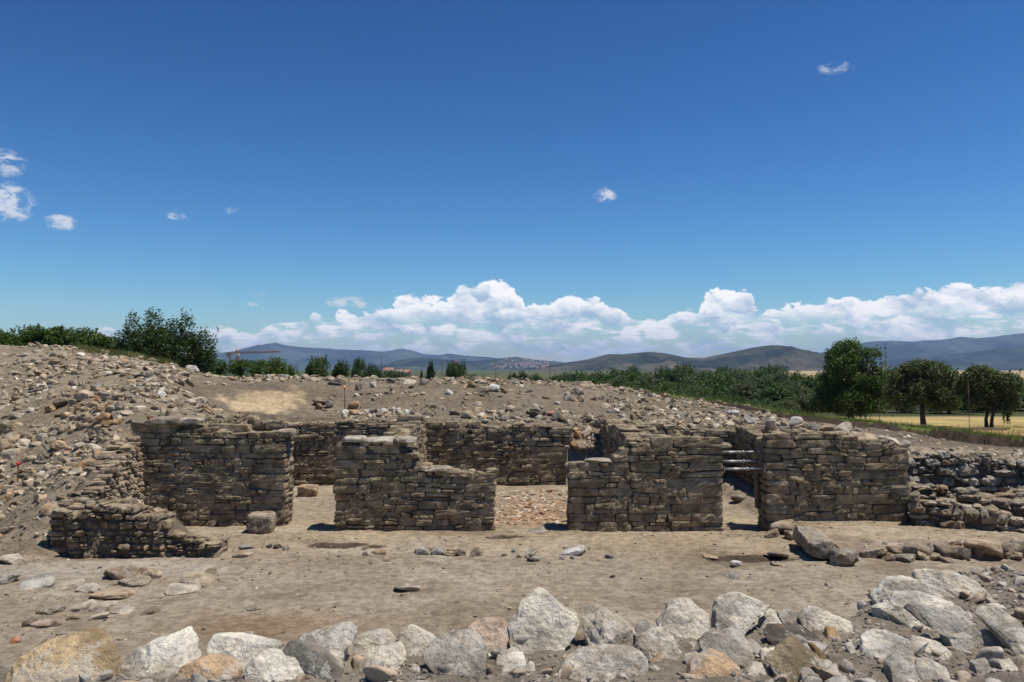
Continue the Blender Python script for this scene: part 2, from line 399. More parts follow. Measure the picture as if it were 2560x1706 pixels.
# ------------------------------------------------------------------ masonry
STONE = [(.30, .238, .157), (.285, .224, .147), (.31, .25, .17), (.265, .208, .138), (.315, .25, .163), (.28, .23, .157)]
def split_cell(rng, u0, u1, z0, z1, out, depth=0, small=1.0):
    w, h = u1 - u0, z1 - z0
    if depth == 0:
        r = rng.random()
        if r < .46 and h > .11 * small:
            m_ = z0 + h * rng.uniform(.35, .65); split_cell(rng, u0, u1, z0, m_, out, 1, small); split_cell(rng, u0, u1, m_, z1, out, 1, small); return
        if r < .60 and w > .3 * small:
            m_ = u0 + w * rng.uniform(.3, .7); split_cell(rng, u0, m_, z0, z1, out, 1, small); split_cell(rng, m_, u1, z0, z1, out, 1, small); return
        if r < .68 and h > .13 * small:
            for k in range(3): split_cell(rng, u0, u1, z0 + h * k / 3, z0 + h * (k + 1) / 3, out, 1, small)
            return
    elif depth == 1:
        if w > 4.2 * h or (w > 2.0 * h and rng.random() < .45):
            m_ = u0 + w * rng.uniform(.3, .7); split_cell(rng, u0, m_, z0, z1, out, 2, small); split_cell(rng, m_, u1, z0, z1, out, 2, small); return
        if w > .45 * h and h > .1 * small and rng.random() < .15:
            m_ = z0 + h * rng.uniform(.4, .6); split_cell(rng, u0, u1, z0, m_, out, 2, small); split_cell(rng, u0, u1, m_, z1, out, 2, small); return
    out.append((u0, u1, z0, z1))
def leaf_stones(mb, rng, seed, L, z0, top, w0, w1, place, small=1.0, rough=.012, pn=10.0, prot=.016, gap=.003, nseg=(9, 5, 4), cols=STONE, quoin=True, base=None, drop=.0, batter=0.0, chunk=False, core=.05):
    cells = []; z = z0; zmax = max(top(u) for u in np.linspace(0, L, 40)) + .1
    row = 0
    while z < zmax:
        h = rng.uniform(.11, .20) * small; u = 0.0; row += 1
        q = [rng.uniform(.28, .6) * small, rng.uniform(.28, .6) * small] if quoin else [0, 0]
        cuts = [0.0]
        if quoin and L > 1.4: cuts.append(q[0])
        while True:
            nx_c = cuts[-1] + (h * rng.uniform(.9, 2.1) if chunk else rng.uniform(.22, .78) * small)
            if nx_c > L - (q[1] if (L > 1.4 and quoin) else .12 * small): break
            cuts.append(nx_c)
        cuts.append(L)
        for a, b in zip(cuts[:-1], cuts[1:]):
            first, last = a == 0, b >= L - 1e-6
            if (first or last) and quoin and rng.random() < .6: cells.append((a, b, z, z + h))
            elif chunk and rng.random() < .72: cells.append((a, b, z, z + h))
            else: split_cell(rng, a, b, z, z + h, cells, 0, small)
        z += h
    T, Q = boxgrid(*nseg)
    mx = np.abs(T).max(axis=1); 
    def warp(u, zz):
        du = .035 * small * n2(u * 1.7, zz * 4.0, 2, .5, seed + 3); dz = .05 * small * n2(u * 1.1, zz * 2.0, 3, .5, seed + 7)
        e = np.clip(np.minimum(u, L - u) / .15, 0, 1); b = np.clip((zz - z0) / .15, 0, 1)
        return u + du * e, zz + dz * b
    for (a, b, c0, c1) in cells:
        uc, zc = (a + b) / 2, (c0 + c1) / 2
        if zc > top(uc) - drop + rng.uniform(-.03, .03): continue
        if base is not None and c1 < base(uc): continue
        p_ = rng.uniform(pn * .65, pn * 1.5)
        p2_ = max(p_, 16) if pn > 6 else p_
        m2 = np.abs(T[:, [0, 2]]).max(1); pf = (np.abs(T[:, [0, 2]]) ** p_).sum(1) ** (1 / p_); S = T.copy(); S[:, [0, 2]] *= (m2 / np.maximum(pf, 1e-6))[:, None]; S = S * (np.abs(S).max(1) / (np.abs(S) ** p2_).sum(1) ** (1 / p2_))[:, None]
        j = lambda s=.016: rng.normal(0, s * small)
        cu = np.array([a + j(), b + j(), b + j(), a + j()]); cz = np.array([c0 + j(.01), c0 + j(.01), c1 + j(.01), c1 + j(.01)])
        if a == 0: cu[[0, 3]] = rng.normal(.0, .012)
        if b >= L - 1e-6: cu[[1, 2]] = L + rng.normal(.0, .012)
        cu, cz = warp(cu, cz); g = gap * rng.uniform(.5, 2.0)
        cu = cu + np.array([1, -1, -1, 1]) * min(g, (b - a) * .2); cz = cz + np.array([1, 1, -1, -1]) * min(g * .7, (c1 - c0) * .15)
        s, tt = (S[:, 0] + 1) / 2, (S[:, 2] + 1) / 2
        uu = (cu[0] * (1 - s) + cu[1] * s) * (1 - tt) + (cu[3] * (1 - s) + cu[2] * s) * tt
        zz = (cz[0] * (1 - s) + cz[1] * s) * (1 - tt) + (cz[3] * (1 - s) + cz[2] * s) * tt
        fr = w0 - rng.normal(0, prot) ; bk = w1
        tilt = rng.normal(0, .07); tz = rng.normal(-.02, .09)
        dd = (S[:, 1] + 1) / 2
        ww = fr * (1 - dd) + bk * dd + (1 - dd) * ((uu - uc) * tilt + (zz - zc) * tz)
        ww = ww + batter * (zz - z0)
        P = np.stack([uu, ww, zz], 1)
        nz = np.stack([fbm(P * (5.5, 5.5, 8.5) + k * 31.7 + rng.random() * 50, 3, .55, seed + k) for k in range(3)], 1)
        P = P + nz * rough * (1.1, 1.3, .9)
        P[:, 1] -= np.clip(1 - dd * 3, 0, 1) * rough * 1.5 * fbm(P * (16, 16, 24) + rng.random() * 50, 2, .6, seed + 11)
        col = np.array(cols[rng.integers(len(cols))]) * rng.uniform(.86, 1.14)
        if rng.random() < .06: col = np.array([.33, .23, .15]) * rng.uniform(.8, 1.1)
        mb.add(place(P), Q, col)
def rock_V(sub, rng, ncut=12, cut=(.55, .92), rough=.07, boxy=2.0, seed=0):
    V, Fc = ico(sub); V = V.copy()
    if boxy > 2: V = V / ((np.abs(V) ** boxy).sum(1) ** (1 / boxy))[:, None]
    V0 = V.copy()
    for _ in range(ncut):
        n_ = rng.normal(size=3); n_ /= np.linalg.norm(n_); d = rng.uniform(*cut) * (V @ n_).max()
        ex = np.clip(V @ n_ - d, 0, None); V -= (ex * .94)[:, None] * n_
    o = rng.random(3) * 90
    nd = V0 / np.linalg.norm(V0, axis=1)[:, None]
    V = V + nd * (rough * 1.3 * fbm(V * 1.4 + o, 3, .5, seed))[:, None]
    if sub >= 3: V = V + nd * (rough * .55 * fbm(V * 5 + o, 4 if sub > 3 else 2, .6, seed + 5))[:, None]
    return V, Fc
def wall(name, label, p0, p1, z0, top, thick, seed, rear=True, style=None, caps=0, group=None, base=None, z_core=None):
    """p0 -> p1 runs along the visible face, depth goes away from it"""
    rng = np.random.default_rng(seed); style = style or {}
    p0 = np.array(p0, float); p1 = np.array(p1, float); L = np.linalg.norm(p1 - p0); ux = (p1 - p0) / L; nx_ = np.array([-ux[1], ux[0]])
    org = np.array([*(p0), 0.0])
    def place(P): return np.stack([P[:, 0] * ux[0] + P[:, 1] * nx_[0], P[:, 0] * ux[1] + P[:, 1] * nx_[1], P[:, 2]], 1)
    mb = MB(4)
    half = min(.3, thick * .5) if rear else thick
    bt = style.get('batter', 0)
    leaf_stones(mb, rng, seed, L, z0, top, 0, half, place, base=base, **style)
    if rear:
        st2 = dict(style); st2.update(nseg=(4, 2, 2), small=style.get('small', 1) * 1.3)
        leaf_stones(mb, rng, seed + 50, L, z0, lambda u: top(u) - .02, thick, half, place, base=base, **st2)
    # flat rubble lying on the broken top
    for k in range(int(L * thick * 26)):
        u = rng.uniform(.05, L - .05); w = rng.uniform(.08, thick - .06); s = rng.uniform(.05, .14)
        V, Fc = rock_V(2, rng, 9, (.45, .88), .07, 2.8, seed + k)
        V = V * (s * rng.uniform(.8, 1.7), s, s * rng.uniform(.3, .6)); th = rng.random() * 3.14
        V = np.stack([V[:, 0] * math.cos(th) - V[:, 1] * math.sin(th), V[:, 0] * math.sin(th) + V[:, 1] * math.cos(th), V[:, 2]], 1)
        zt = top(u) - .03
        if base is not None and zt < base(u) + .05: continue
        mb.add(place(V + (u, w + bt * (zt - z0), zt)), Fc, np.array(STONE[rng.integers(6)]) * rng.uniform(.9, 1.35))
    root = obj(name, mb.mesh(name, [M['masonry']], False), loc=org); tag(root, label, 'wall', group, 'thing')
    # earth and mortar core
    n_u = max(4, int(L / .08)); us = np.linspace(.03, L - .03, n_u); V = []; 
    for i, u in enumerate(us):
        tp = top(u) - .045; b0 = z0 - .3 if base is None else min(base(u), tp) - .3
        cw = style.get('core', .05)
        for (w, z) in ((cw, b0), (cw, tp - .02), (cw + .1, tp), (thick - .16, tp), (thick - .055, tp - .02), (thick - .055, b0)):
            zz = z + (.03 * n2(np.array([u * 4.]), np.array([w * 7.]), 2, .5, seed)[0] if z != b0 else 0)
            V.append((u, w + bt * max(0, zz - z0), zz))
    V = np.array(V); Q = []
    for i in range(n_u - 1):
        for k in range(5): Q.append([i * 6 + k, i * 6 + k + 1, (i + 1) * 6 + k + 1, (i + 1) * 6 + k])
    for a in (0, n_u - 1): Q.append([a * 6, a * 6 + 1, a * 6 + 4, a * 6 + 5]); Q.append([a * 6 + 1, a * 6 + 2, a * 6 + 3, a * 6 + 4])
    obj('earth_core', mesh_np('earth_core', place(V), np.array(Q), [M['core']], True), root)
    return root, place, L
def prof(pts_, noise=.05, seed=0, step=.28):
    xs_, zs_ = zip(*pts_)
    def f(u):
        k = math.floor(u / step); r = _hash(np.array([k]), np.array([3]), np.array([1]), seed)[0]
        return float(np.interp(u, xs_, zs_)) + noise * r
    return f
def ptop(lst, Y, X0):
    """seen top line: list of (px, py) at depth Y -> (u, z) along a wall that starts at X0"""
    o = []
    for px, py in lst:
        p = at(px, py, Y); o.append((p[0] - X0, p[2]))
    return o
def Xat(px, Y): return (px - 1280) * Y / F
WY = 15.6
TH = .62
# --- the four piers of the front wall
def front(label, pl, pr, tops, seed, Y=WY, **kw):
    x0, x1 = Xat(pl, Y), Xat(pr, Y)
    return wall('stone_wall', label, (x0, Y), (x1, Y), -.02, prof(ptop(tops, Y, x0), .025, seed), TH, seed, **kw)
w1 = front('tall brown stone wall pier left of the first doorway, behind the low curved wall', 330, 718,
  [(330,1056),(372,1060),(440,1072),(560,1080),(640,1087),(718,1083)], 11, Y=16.2)
w2 = front('stepped stone wall pier with pale capstones on its taller left half', 838, 1238,
  [(838,1102),(900,1104),(985,1108),(1010,1118),(1045,1150),(1062,1172),(1120,1176),(1150,1182),(1238,1178)], 12)
w3 = front('stone wall pier with low left shoulder, between the rubble strewn doorway and the strutted doorway', 1420, 1806,
  [(1420,1162),(1530,1158),(1545,1130),(1575,1112),(1610,1096),(1690,1093),(1770,1096),(1785,1112),(1806,1118)], 13)
w4 = front('tallest right hand stone wall pier with loose rocks heaped on top, beside the shoring props', 1912, 2270,
  [(1912,1108),(1935,1090),(1965,1078),(2040,1078),(2100,1086),(2150,1094),(2210,1104),(2270,1118)], 14)
BX = lambda px: Xat(px, 21.3)
bw1, _, _ = wall('stone_wall', 'rear stone wall of the first room, seen between the two left hand piers', (BX(610), 21.3), (BX(1062), 21.3), 0.02,
  prof(ptop([(600,1046),(700,1056),(842,1058),(850,1052),(1062,1050)], 21.3, BX(610)), .03, 21), .6, 21, rear=False, style=dict(nseg=(5,4,2), drop=.02))
bw2, _, _ = wall('stone_wall', 'rear stone wall with a round drain hole, behind the lowest middle doorway', (BX(1062), 21.3), (BX(1432), 21.3), 0.02,
  prof(ptop([(1062,1056),(1150,1062),(1260,1066),(1380,1068),(1432,1084)], 21.3, BX(1062)), .03, 22), .6, 22, rear=False, style=dict(nseg=(5,4,2)))
bw3, _, _ = wall('stone_wall', 'rear stone wall seen past the shoring props, behind the third and fourth piers', (BX(1565), 21.3), (BX(2050), 21.3), 0.02,
  prof(ptop([(1565,1068),(1700,1072),(1800,1078),(1900,1086),(2050,1090)], 21.3, BX(1565)), .03, 23), .6, 23, rear=False, style=dict(nseg=(5,4,2)))
sill, _, _ = wall('stone_wall', 'low stub of rear wall below the rubble chute, beside the drain hole wall', (BX(1432), 21.25), (BX(1565), 21.25), 0.02,
  prof(ptop([(1432,1146),(1565,1146)], 21.25, BX(1432)), .04, 24), .5, 24, rear=False, style=dict(nseg=(5,4,2)))
# cross walls between the rooms; the lit face looks right (+X) where p0 is the near end... depth goes to -X
cw1, _, _ = wall('stone_wall', 'sunlit cross wall running back from the first pier to the rear wall', (-6.78, 16.85), (-6.78, 21.28), 0.0,
  prof([(0, 2.02), (2, 1.95), (4.5, 1.82)], .03, 31), .6, 31, rear=False)
cw2, _, _ = wall('stone_wall', 'sunlit cross wall between the two rooms, right of the rear wall of the first room', (-2.2, 16.25), (-2.2, 21.28), 0.0,
  prof([(0, 1.30), (.8, 1.36), (1.0, 1.62), (2.2, 1.70), (5.2, 1.74)], .03, 32), .55, 32, rear=True)
cw3, _, _ = wall('stone_wall', 'shaded cross wall with an earth topped ragged end, rising behind the third pier', (2.32, 21.9), (2.32, 16.25), 0.0,
  prof([(0, 1.66), (2, 1.72), (4, 1.72), (5.6, 1.6)], .06, 33), .85, 33, rear=True)
cw4, _, _ = wall('stone_wall', 'dark cross wall end deep inside the strutted doorway, behind the fourth pier', (5.72, 21.28), (5.72, 17.4), 0.0,
  prof([(0, 1.5), (4, 1.5)], .05, 34), .6, 34, rear=True)
# left side wall: the sunlit rubble face that steps down to the low wall
sw_, _, _ = wall('stone_wall', 'sunlit crumbling side wall of small stones, between the tall left pier and the low wall', (-7.08, 13.75), (-7.08, 16.22), 0.0,
  prof([(0, .72), (.5, .86), (1.0, 1.08), (1.6, 1.35), (2.2, 1.62), (2.5, 1.75)], .04, 35), .55, 35, rear=True,
  style=dict(small=.6, pn=4.5, rough=.022, prot=.025, quoin=False, batter=.10, chunk=True, core=.05, cols=[(.36,.28,.20),(.32,.25,.175),(.39,.31,.23)]))
lx0 = Xat(170, 13.4)
low, _, _ = wall('low_stone_wall', 'low ruined rubble wall stepping down to one large end block, before the tall left pier', (lx0, 13.45), (Xat(548, 13.4), 13.4), -.03,
  prof(ptop([(170,1300),(225,1262),(300,1262),(380,1285),(415,1306),(440,1330),(500,1350),(520,1352),(550,1356)], 13.5, lx0), .03, 41), .62, 41, rear=True,
  style=dict(small=.8, pn=4.2, rough=.03, prot=.035, quoin=False, gap=.008, chunk=True, core=.06, cols=[tuple(x * .95 for x in s) for s in STONE]))
rx0 = 7.62
ret, _, _ = wall('retaining_wall', 'rough retaining wall of rounded grey boulders, right of the tallest pier', (rx0, 17.5), (14.2, 17.3), -.05,
  prof([(0, 1.20), (1, 1.22), (3, 1.18), (6.6, 1.16)], .05, 42), .55, 42, rear=False,
  style=dict(small=1.15, pn=4.6, rough=.05, prot=.05, quoin=False, gap=.004, batter=.12, chunk=True, core=.09, cols=[(.33,.30,.25),(.30,.27,.22),(.36,.33,.28),(.27,.235,.19)]))

BST = dict(small=1.25, pn=5.0, rough=.05, prot=.03, quoin=False, gap=.006, core=.06, cols=[(.30,.25,.19),(.27,.22,.165),(.33,.285,.225)])
wall('stone_bench', 'low bench of long cracked slabs running right from the foot of the tallest pier', (7.28, 15.25), (9.5, 14.2), 0.05, prof([(0, .66), (1.2, .52), (2.4, .32)], .07, 51), .7, 51, rear=True, style=BST)
wall('stone_bench', 'low bench of layered slabs at the right edge, behind the kerb row', (8.45, 15.7), (11.8, 14.45), 0.05, prof([(0, .68), (2.0, .58), (3.5, .42)], .08, 52), .7, 52, rear=True, style=BST)
wall('stone_bench', 'broken ledge of big stones at the foot of the retaining wall', (7.62, 16.55), (12.4, 16.05), 0.05, prof([(0, .78), (.9, .62), (1.6, .42), (2.6, .60), (4.8, .66)], .10, 53), .8, 53, rear=True, style=BST)
# ------------------------------------------------------------------ boulders along the near bank (outline seen -> real boulder with depth)
def boulder(label, off, sc, poly, color, Y=None, depth=None, dark=None, sub=5, cuts=9, rough=1.0, lean=.6, box=3.6, seed=0):
    rng = np.random.default_rng(900 + seed)
    P = np.array([(off[0] + x * sc, off[1] + y * sc) for x, y in poly])
    yb = P[:, 1].max()
    if Y is None: Y = min(6.6, max(3.9, 1.55 * F / (min(yb, 1740) - 922) + .10))
    W = np.array([at(px, py, Y) for px, py in P]); xz = W[:, [0, 2]]
    lo = xz[:, 1].min(); xz = np.where((xz[:, 1] < lo + .05)[:, None], xz - (0, .10), xz)
    cx = (xz.max(0) + xz.min(0)) / 2
    # centroid of polygon
    a = 0; cc = np.zeros(2)
    for i in range(len(xz)):
        p, q = xz[i], xz[(i + 1) % len(xz)]; cr = p[0] * q[1] - q[0] * p[1]; a += cr; cc += (p + q) * cr
    if abs(a) > 1e-9: cx = cc / (3 * a)
    ext = xz.max(0) - xz.min(0)
    dep = depth or .5 * max(.7 * ext[0], .9 * ext[1]); dep = min(dep, .42)
    V, Fc = ico(sub); V = V.copy(); V0 = V.copy()
    th = np.arctan2(V[:, 2], V[:, 0]); rho = np.hypot(V[:, 0], V[:, 2])
    dx, dz = np.cos(th), np.sin(th); R = np.zeros(len(V))
    for i in range(len(xz)):
        p, q = xz[i] - cx, xz[(i + 1) % len(xz)] - cx; e = q - p
        den = dx * e[1] - dz * e[0]
        with np.errstate(divide='ignore', invalid='ignore'):
            t_ = (p[0] * e[1] - p[1] * e[0]) / den; s_ = (p[0] * dz - p[1] * dx) / den
        ok = (t_ > 0) & (s_ >= -1e-6) & (s_ <= 1 + 1e-6) & np.isfinite(t_)
        R = np.where(ok, np.maximum(R, t_), R)
    R = np.where(R == 0, .05, R)
    nn = (rho ** box + np.abs(V[:, 1]) ** box) ** (1 / box)
    rr, vy = rho / nn, V[:, 1] / nn
    x = R * dx * rr * .99; z = R * dz * rr; z = np.where(z > 0, z * .90, z); y = vy * dep
    Q = np.stack([x, y, z], 1)
    s = max(ext)
    for _ in range(cuts):           # flat broken faces, mostly on the near and upper sides
        n_ = np.array([rng.normal() * .42, -abs(rng.normal()) * .7 - .55, rng.normal() * .45 + .30]); n_ /= np.linalg.norm(n_)
        d = rng.uniform(.48, .84) * (Q @ n_).max(); ex = np.clip(Q @ n_ - d, 0, None); Q -= (ex * 1.0)[:, None] * n_
    Q[:, 1] += lean * (Q[:, 2])
    o = rng.random(3) * 50; nd = Q / (np.linalg.norm(Q, axis=1)[:, None] + 1e-6)
    Q = Q + nd * (rough * (.020 * s * fbm(Q / s * 4 + o, 3, .5, seed) - .040 * s * (np.abs(fbm(Q / s * 7 + o, 4, .55, seed + 3)) - .2) + .030 * np.minimum(s, .5) * fbm(Q * 22 + o, 4, .62, seed + 9) - .02 * np.minimum(s, .5) * np.clip(fbm(Q * 38 + o, 2, .6, seed + 12) - .15, 0, 1)))[:, None]
    me = mesh_np('boulder', Q, Fc, [M['boulder']], True)
    ob = obj('boulder', me, loc=(cx[0], Y + dep * .5, cx[1])); ob.color = (*color, 1)
    return tag(ob, label, 'boulder', 'boulders along the near bank', 'thing')
TAN = (.62, .46, .27); WHT = (.80, .735, .615); GRY = (.50, .45, .375); PAL = (.70, .62, .50); DRK = (.26, .235, .20); OCH = (.46, .32, .17); ORG = (.56, .39, .24); PNK = (.56, .42, .32); GW = (.72, .65, .53)
Z1, Z2, Z3, Z4 = ((0, 1566), .238), ((500, 1546), .272), ((1100, 1466), .306), ((1720, 1426), .357)
BL = [
 ('big tan orange boulder filling the bottom left corner', Z1, [(-60,470),(0,430),(60,400),(200,300),(300,250),(380,250),(530,210),(640,140),(690,133),(770,150),(830,205),(930,320),(1040,450),(1085,590),(1085,720),(-60,720)], TAN, {}),
 ('white slanting slab with a brown broken front, right of the big tan corner boulder', Z1, [(1140,470),(1270,330),(1380,300),(1420,250),(1600,190),(1720,150),(1830,103),(1870,150),(1935,230),(1950,300),(1995,410),(1900,500),(1250,580),(1160,600),(1140,560)], WHT, {}),
 ('smooth orange brown boulder at the bottom edge, below the white oblong block', Z1, [(1700,640),(1800,520),(1950,440),(2070,405),(2250,420),(2400,480),(2450,560),(2450,690),(1700,690)], ORG, {}),
 ('grey tan low boulder under the white slanting slab', Z1, [(1210,570),(1350,480),(1500,440),(1650,470),(1800,510),(1780,640),(1300,680),(1200,650)], PAL, {}),
 ('long white oblong block with flat top, right of the white slanting slab', Z2, [(0,240),(40,215),(250,225),(500,255),(640,290),(680,310),(650,390),(660,450),(400,520),(100,520),(-10,480),(-15,300)], WHT, {'box': 3.5}),
 ('small dark speckled stone perched behind the long white oblong block', Z2, [(315,200),(350,160),(430,158),(500,210),(505,245),(420,250),(320,235)], GRY, {'sub': 4}),
 ('white pitted boulder at the bottom edge, in front of the long white oblong block', Z2, [(330,600),(360,490),(430,440),(490,370),(640,380),(700,440),(780,445),(930,490),(960,540),(940,640),(700,680),(320,680)], WHT, {}),
 ('smooth dark grey sloping boulder between white blocks', Z2, [(650,390),(690,310),(780,285),(900,300),(1030,350),(1180,450),(1280,540),(1270,640),(1000,640),(950,520),(800,460),(700,450)], DRK, {'rough': .6}),
 ('cream boulder with a rough pitted top edge, behind the dark grey sloping boulder', Z2, [(835,260),(900,220),(1100,160),(1230,120),(1330,115),(1390,160),(1395,230),(1320,320),(1310,480),(1200,500),(1030,370),(900,310)], PAL, {}),
 ('squarish pale block with straight dark front edge, left of the cracked slab', Z2, [(1390,215),(1500,175),(1640,155),(1700,160),(1770,250),(1800,270),(1790,310),(1600,340),(1440,370),(1400,330)], PAL, {'box': 3.8}),
 ('pale slab split by a thin crack, pointed at the top', Z2, [(1790,200),(1900,115),(1960,130),(2080,190),(2180,250),(2100,290),(1900,360),(1840,300)], PAL, {'lean': .6}),
 ('flat pale slab with orange tinge, below the squarish pale block', Z2, [(1440,400),(1480,370),(1790,305),(1830,330),(1870,410),(1760,480),(1830,520),(1700,560),(1430,540),(1400,500)], PAL, {'lean': .8}),
 ('small cream stone at the bottom edge, below the flat orange tinged slab', Z2, [(1845,540),(1930,475),(2010,505),(1990,600),(1840,600)], PAL, {'sub': 4}),
 ('large rugged grey boulder with white lichen and deep pits', Z3, [(-130,560),(-60,480),(80,460),(210,435),(290,440),(340,530),(375,630),(370,720),(330,790),(100,770),(-60,700),(-160,640)], GRY, {'rough': 1.7}),
 ('small round white topped stone behind the rugged grey boulder', Z3, [(45,430),(80,395),(140,395),(190,430),(120,460),(50,485)], WHT, {'sub': 4}),
 ('pinkish orange boulder with a rounded top, left of the tall pinnacle boulder', Z3, [(215,380),(270,335),(370,305),(510,320),(555,360),(560,440),(520,540),(380,550),(320,470),(230,440)], PNK, {}),
 ('tallest grey white pinnacle boulder with rusty orange streak', Z3, [(545,390),(600,320),(635,280),(640,230),(700,170),(760,105),(820,83),(880,110),(960,170),(1010,220),(1130,280),(1150,340),(1120,410),(1060,480),(900,540),(700,560),(600,555),(560,470)], GW, {}),
 ('cream triangular boulder right of the tallest pinnacle', Z3, [(1150,275),(1220,225),(1290,215),(1370,235),(1470,300),(1590,380),(1600,400),(1560,490),(1420,510),(1330,560),(1190,480),(1185,370)], PAL, {}),
 ('dark angular stone between the cream triangular boulder and white crumbly boulder', Z3, [(1575,450),(1620,380),(1660,330),(1730,330),(1790,370),(1760,430),(1640,510)], DRK, {'sub': 4}),
 ('white crumbly rough boulder in front of the grey twin peaked boulder', Z3, [(1560,580),(1640,500),(1760,420),(1900,390),(1950,470),(1980,560),(1990,640),(1900,650),(1800,610),(1700,600)], GW, {'rough': 1.7}),
 ('grey twin peaked boulder with a pale right flank', Z3, [(1790,350),(1880,250),(1910,190),(1980,150),(2050,148),(2110,165),(2160,220),(2250,280),(2220,350),(2170,440),(2080,460),(1930,410)], GW, {}),
 ('wide smooth cream boulder like a whaleback, at the bottom edge', Z3, [(1030,700),(1120,640),(1230,600),(1400,585),(1600,590),(1690,620),(1750,690),(1755,760),(1560,820),(1300,870),(960,870),(980,770)], PAL, {'rough': .7}),
 ('small white topped slab half sunk in gravel, below the pinkish orange boulder', Z3, [(380,680),(470,610),(690,590),(735,660),(600,720),(400,740)], WHT, {'lean': .7}),
 ('little pointed grey stone standing right of the cream whaleback boulder', Z3, [(1710,610),(1750,550),(1790,540),(1830,620),(1780,650)], GRY, {'sub': 4}),
 ('cream low rock cut off by the bottom edge, below the small white topped slab', Z3, [(380,784),(520,700),(700,690),(720,820),(380,850)], PAL, {}),
 ('small orange stone at the bottom edge, left of the cream whaleback boulder', Z3, [(750,755),(800,735),(890,770),(880,830),(750,830)], ORG, {'sub': 4}),
 ('broad grey white block with a dark cleft on its left side', Z4, [(175,440),(200,320),(240,250),(360,210),(420,205),(540,240),(650,290),(660,320),(540,340),(500,400),(430,400),(250,470)], GW, {}),
 ('bright white chunk leaning on the broad grey white block', Z4, [(470,380),(540,300),(600,290),(660,320),(740,400),(720,430),(600,430),(520,410)], WHT, {}),
 ('grey wedge stone right of the bright white chunk', Z4, [(660,320),(760,298),(800,350),(825,405),(770,425),(720,400)], GRY, {'sub': 4}),
 ('pale ridge shaped boulder right of the grey wedge stone', Z4, [(820,350),(900,295),(970,295),(1080,350),(1180,390),(1190,410),(1130,460),(1050,420),(930,430),(840,420)], PAL, {}),
 ('dark brown angular block below the pale ridge shaped boulder', Z4, [(580,480),(610,430),(780,410),(880,430),(960,490),(1010,550),(990,590),(900,585),(820,560),(760,590),(680,570)], (.2,.17,.14), {}),
 ('small ochre stone tucked right of the dark brown angular block', Z4, [(970,470),(1020,425),(1080,425),(1110,470),(1080,520),(1010,520)], OCH, {'sub': 4, 'rough': 1.6}),
 ('smooth grey sloping boulder left of the ochre crusted boulder', Z4, [(100,550),(200,480),(390,455),(440,500),(480,580),(440,660),(380,690),(250,630),(120,590)], GRY, {}),
 ('bright orange dome shaped boulder at the bottom edge', Z4, [(-40,790),(60,690),(220,610),(330,650),(420,740),(450,850),(-40,850)], ORG, {'rough': .7}),
 ('white crust stone above the bright orange dome', Z4, [(0,630),(150,590),(250,610),(60,700),(10,700)], WHT, {}),
 ('grey and ochre crusted peaked boulder at the bottom edge', Z4, [(610,690),(720,600),(840,535),(890,560),(930,610),(1010,690),(1050,790),(1000,860),(700,850),(640,770)], (.43,.34,.22), {'rough': 1.5}),
 ('knobbly ochre stone on the right flank of the ochre crusted peak', Z4, [(915,590),(960,560),(1010,620),(1060,720),(1100,790),(1040,800),(980,660)], OCH, {'rough': 1.7, 'sub': 4}),
 ('pale rounded stone at the bottom edge, left of the ochre crusted peak', Z4, [(450,750),(520,690),(600,710),(640,790),(640,830),(440,830)], PAL, {}),
 ('rough crumbling pale stone above the pale rounded bottom stone', Z4, [(480,640),(560,590),(700,580),(640,660),(560,690),(490,700)], GW, {'rough': 1.8}),
 ('large white domed boulder with shadowed left end, in the right hand gravel', Z4, [(1215,620),(1300,520),(1400,460),(1500,480),(1620,530),(1640,620),(1500,650),(1400,650),(1300,680),(1220,670)], WHT, {}),
 ('long low cream rock trailing from the large white domed boulder', Z4, [(1580,570),(1680,510),(1850,550),(1980,600),(1960,635),(1830,640),(1650,630)], PAL, {}),
 ('grey rounded boulder at the bottom edge, below the large white domed boulder', Z4, [(1420,790),(1470,700),(1520,650),(1620,635),(1670,690),(1650,790),(1500,840)], GRY, {}),
 ('pale broad rock at the bottom edge, right of the grey rounded boulder', Z4, [(1620,790),(1700,680),(1780,670),(1900,740),(1950,840),(1620,840)], GW, {}),
 ('grey boulder with a dark rugged left nose, overhanging the excavated floor', Z4, [(1345,230),(1400,180),(1510,95),(1600,90),(1700,100),(1800,140),(1850,190),(1750,240),(1600,240),(1500,290),(1400,300)], GW, {'rough': 1.5}),
 ('pale flat boulder on the far top of the right hand boulder group', Z4, [(1660,85),(1700,35),(1800,28),(1900,50),(1960,40),(2050,90),(2200,150),(2100,190),(1900,200),(1800,160),(1700,110)], PAL, {}),
 ('large white boulder amid the right hand group, with a dark hollow', Z4, [(1375,320),(1480,290),(1560,210),(1760,205),(1900,250),(1980,290),(2010,340),(1990,410),(1750,410),(1650,400),(1500,390),(1400,380)], WHT, {}),
 ('long grey shaded boulder leaning against the large white boulder', Z4, [(1620,320),(1660,290),(1800,300),(1950,330),(2080,400),(2120,470),(2060,570),(1900,570),(1850,490),(1740,430)], GRY, {}),
 ('pale slanting boulder at the right edge with a deep shadow below', Z4, [(2150,370),(2200,310),(2300,300),(2353,340),(2420,420),(2420,600),(2330,580),(2240,490)], GW, {}),
 ('pale flat plate between the grey shaded boulder and the right edge boulder', Z4, [(2070,490),(2200,455),(2290,530),(2150,570)], PAL, {'lean': .8}),
 ('grey hollowed stone near the bottom right corner', Z4, [(2030,790),(2080,690),(2190,660),(2220,790)], GRY, {}),
 ('pale rounded stone in the bottom right corner', Z4, [(2260,690),(2353,660),(2420,700),(2420,770),(2280,750)], PAL, {}),
]
for i, (lab, (o, s), poly, colr, kw) in enumerate(BL): boulder(lab, o, s, poly, colr, seed=i, **kw)
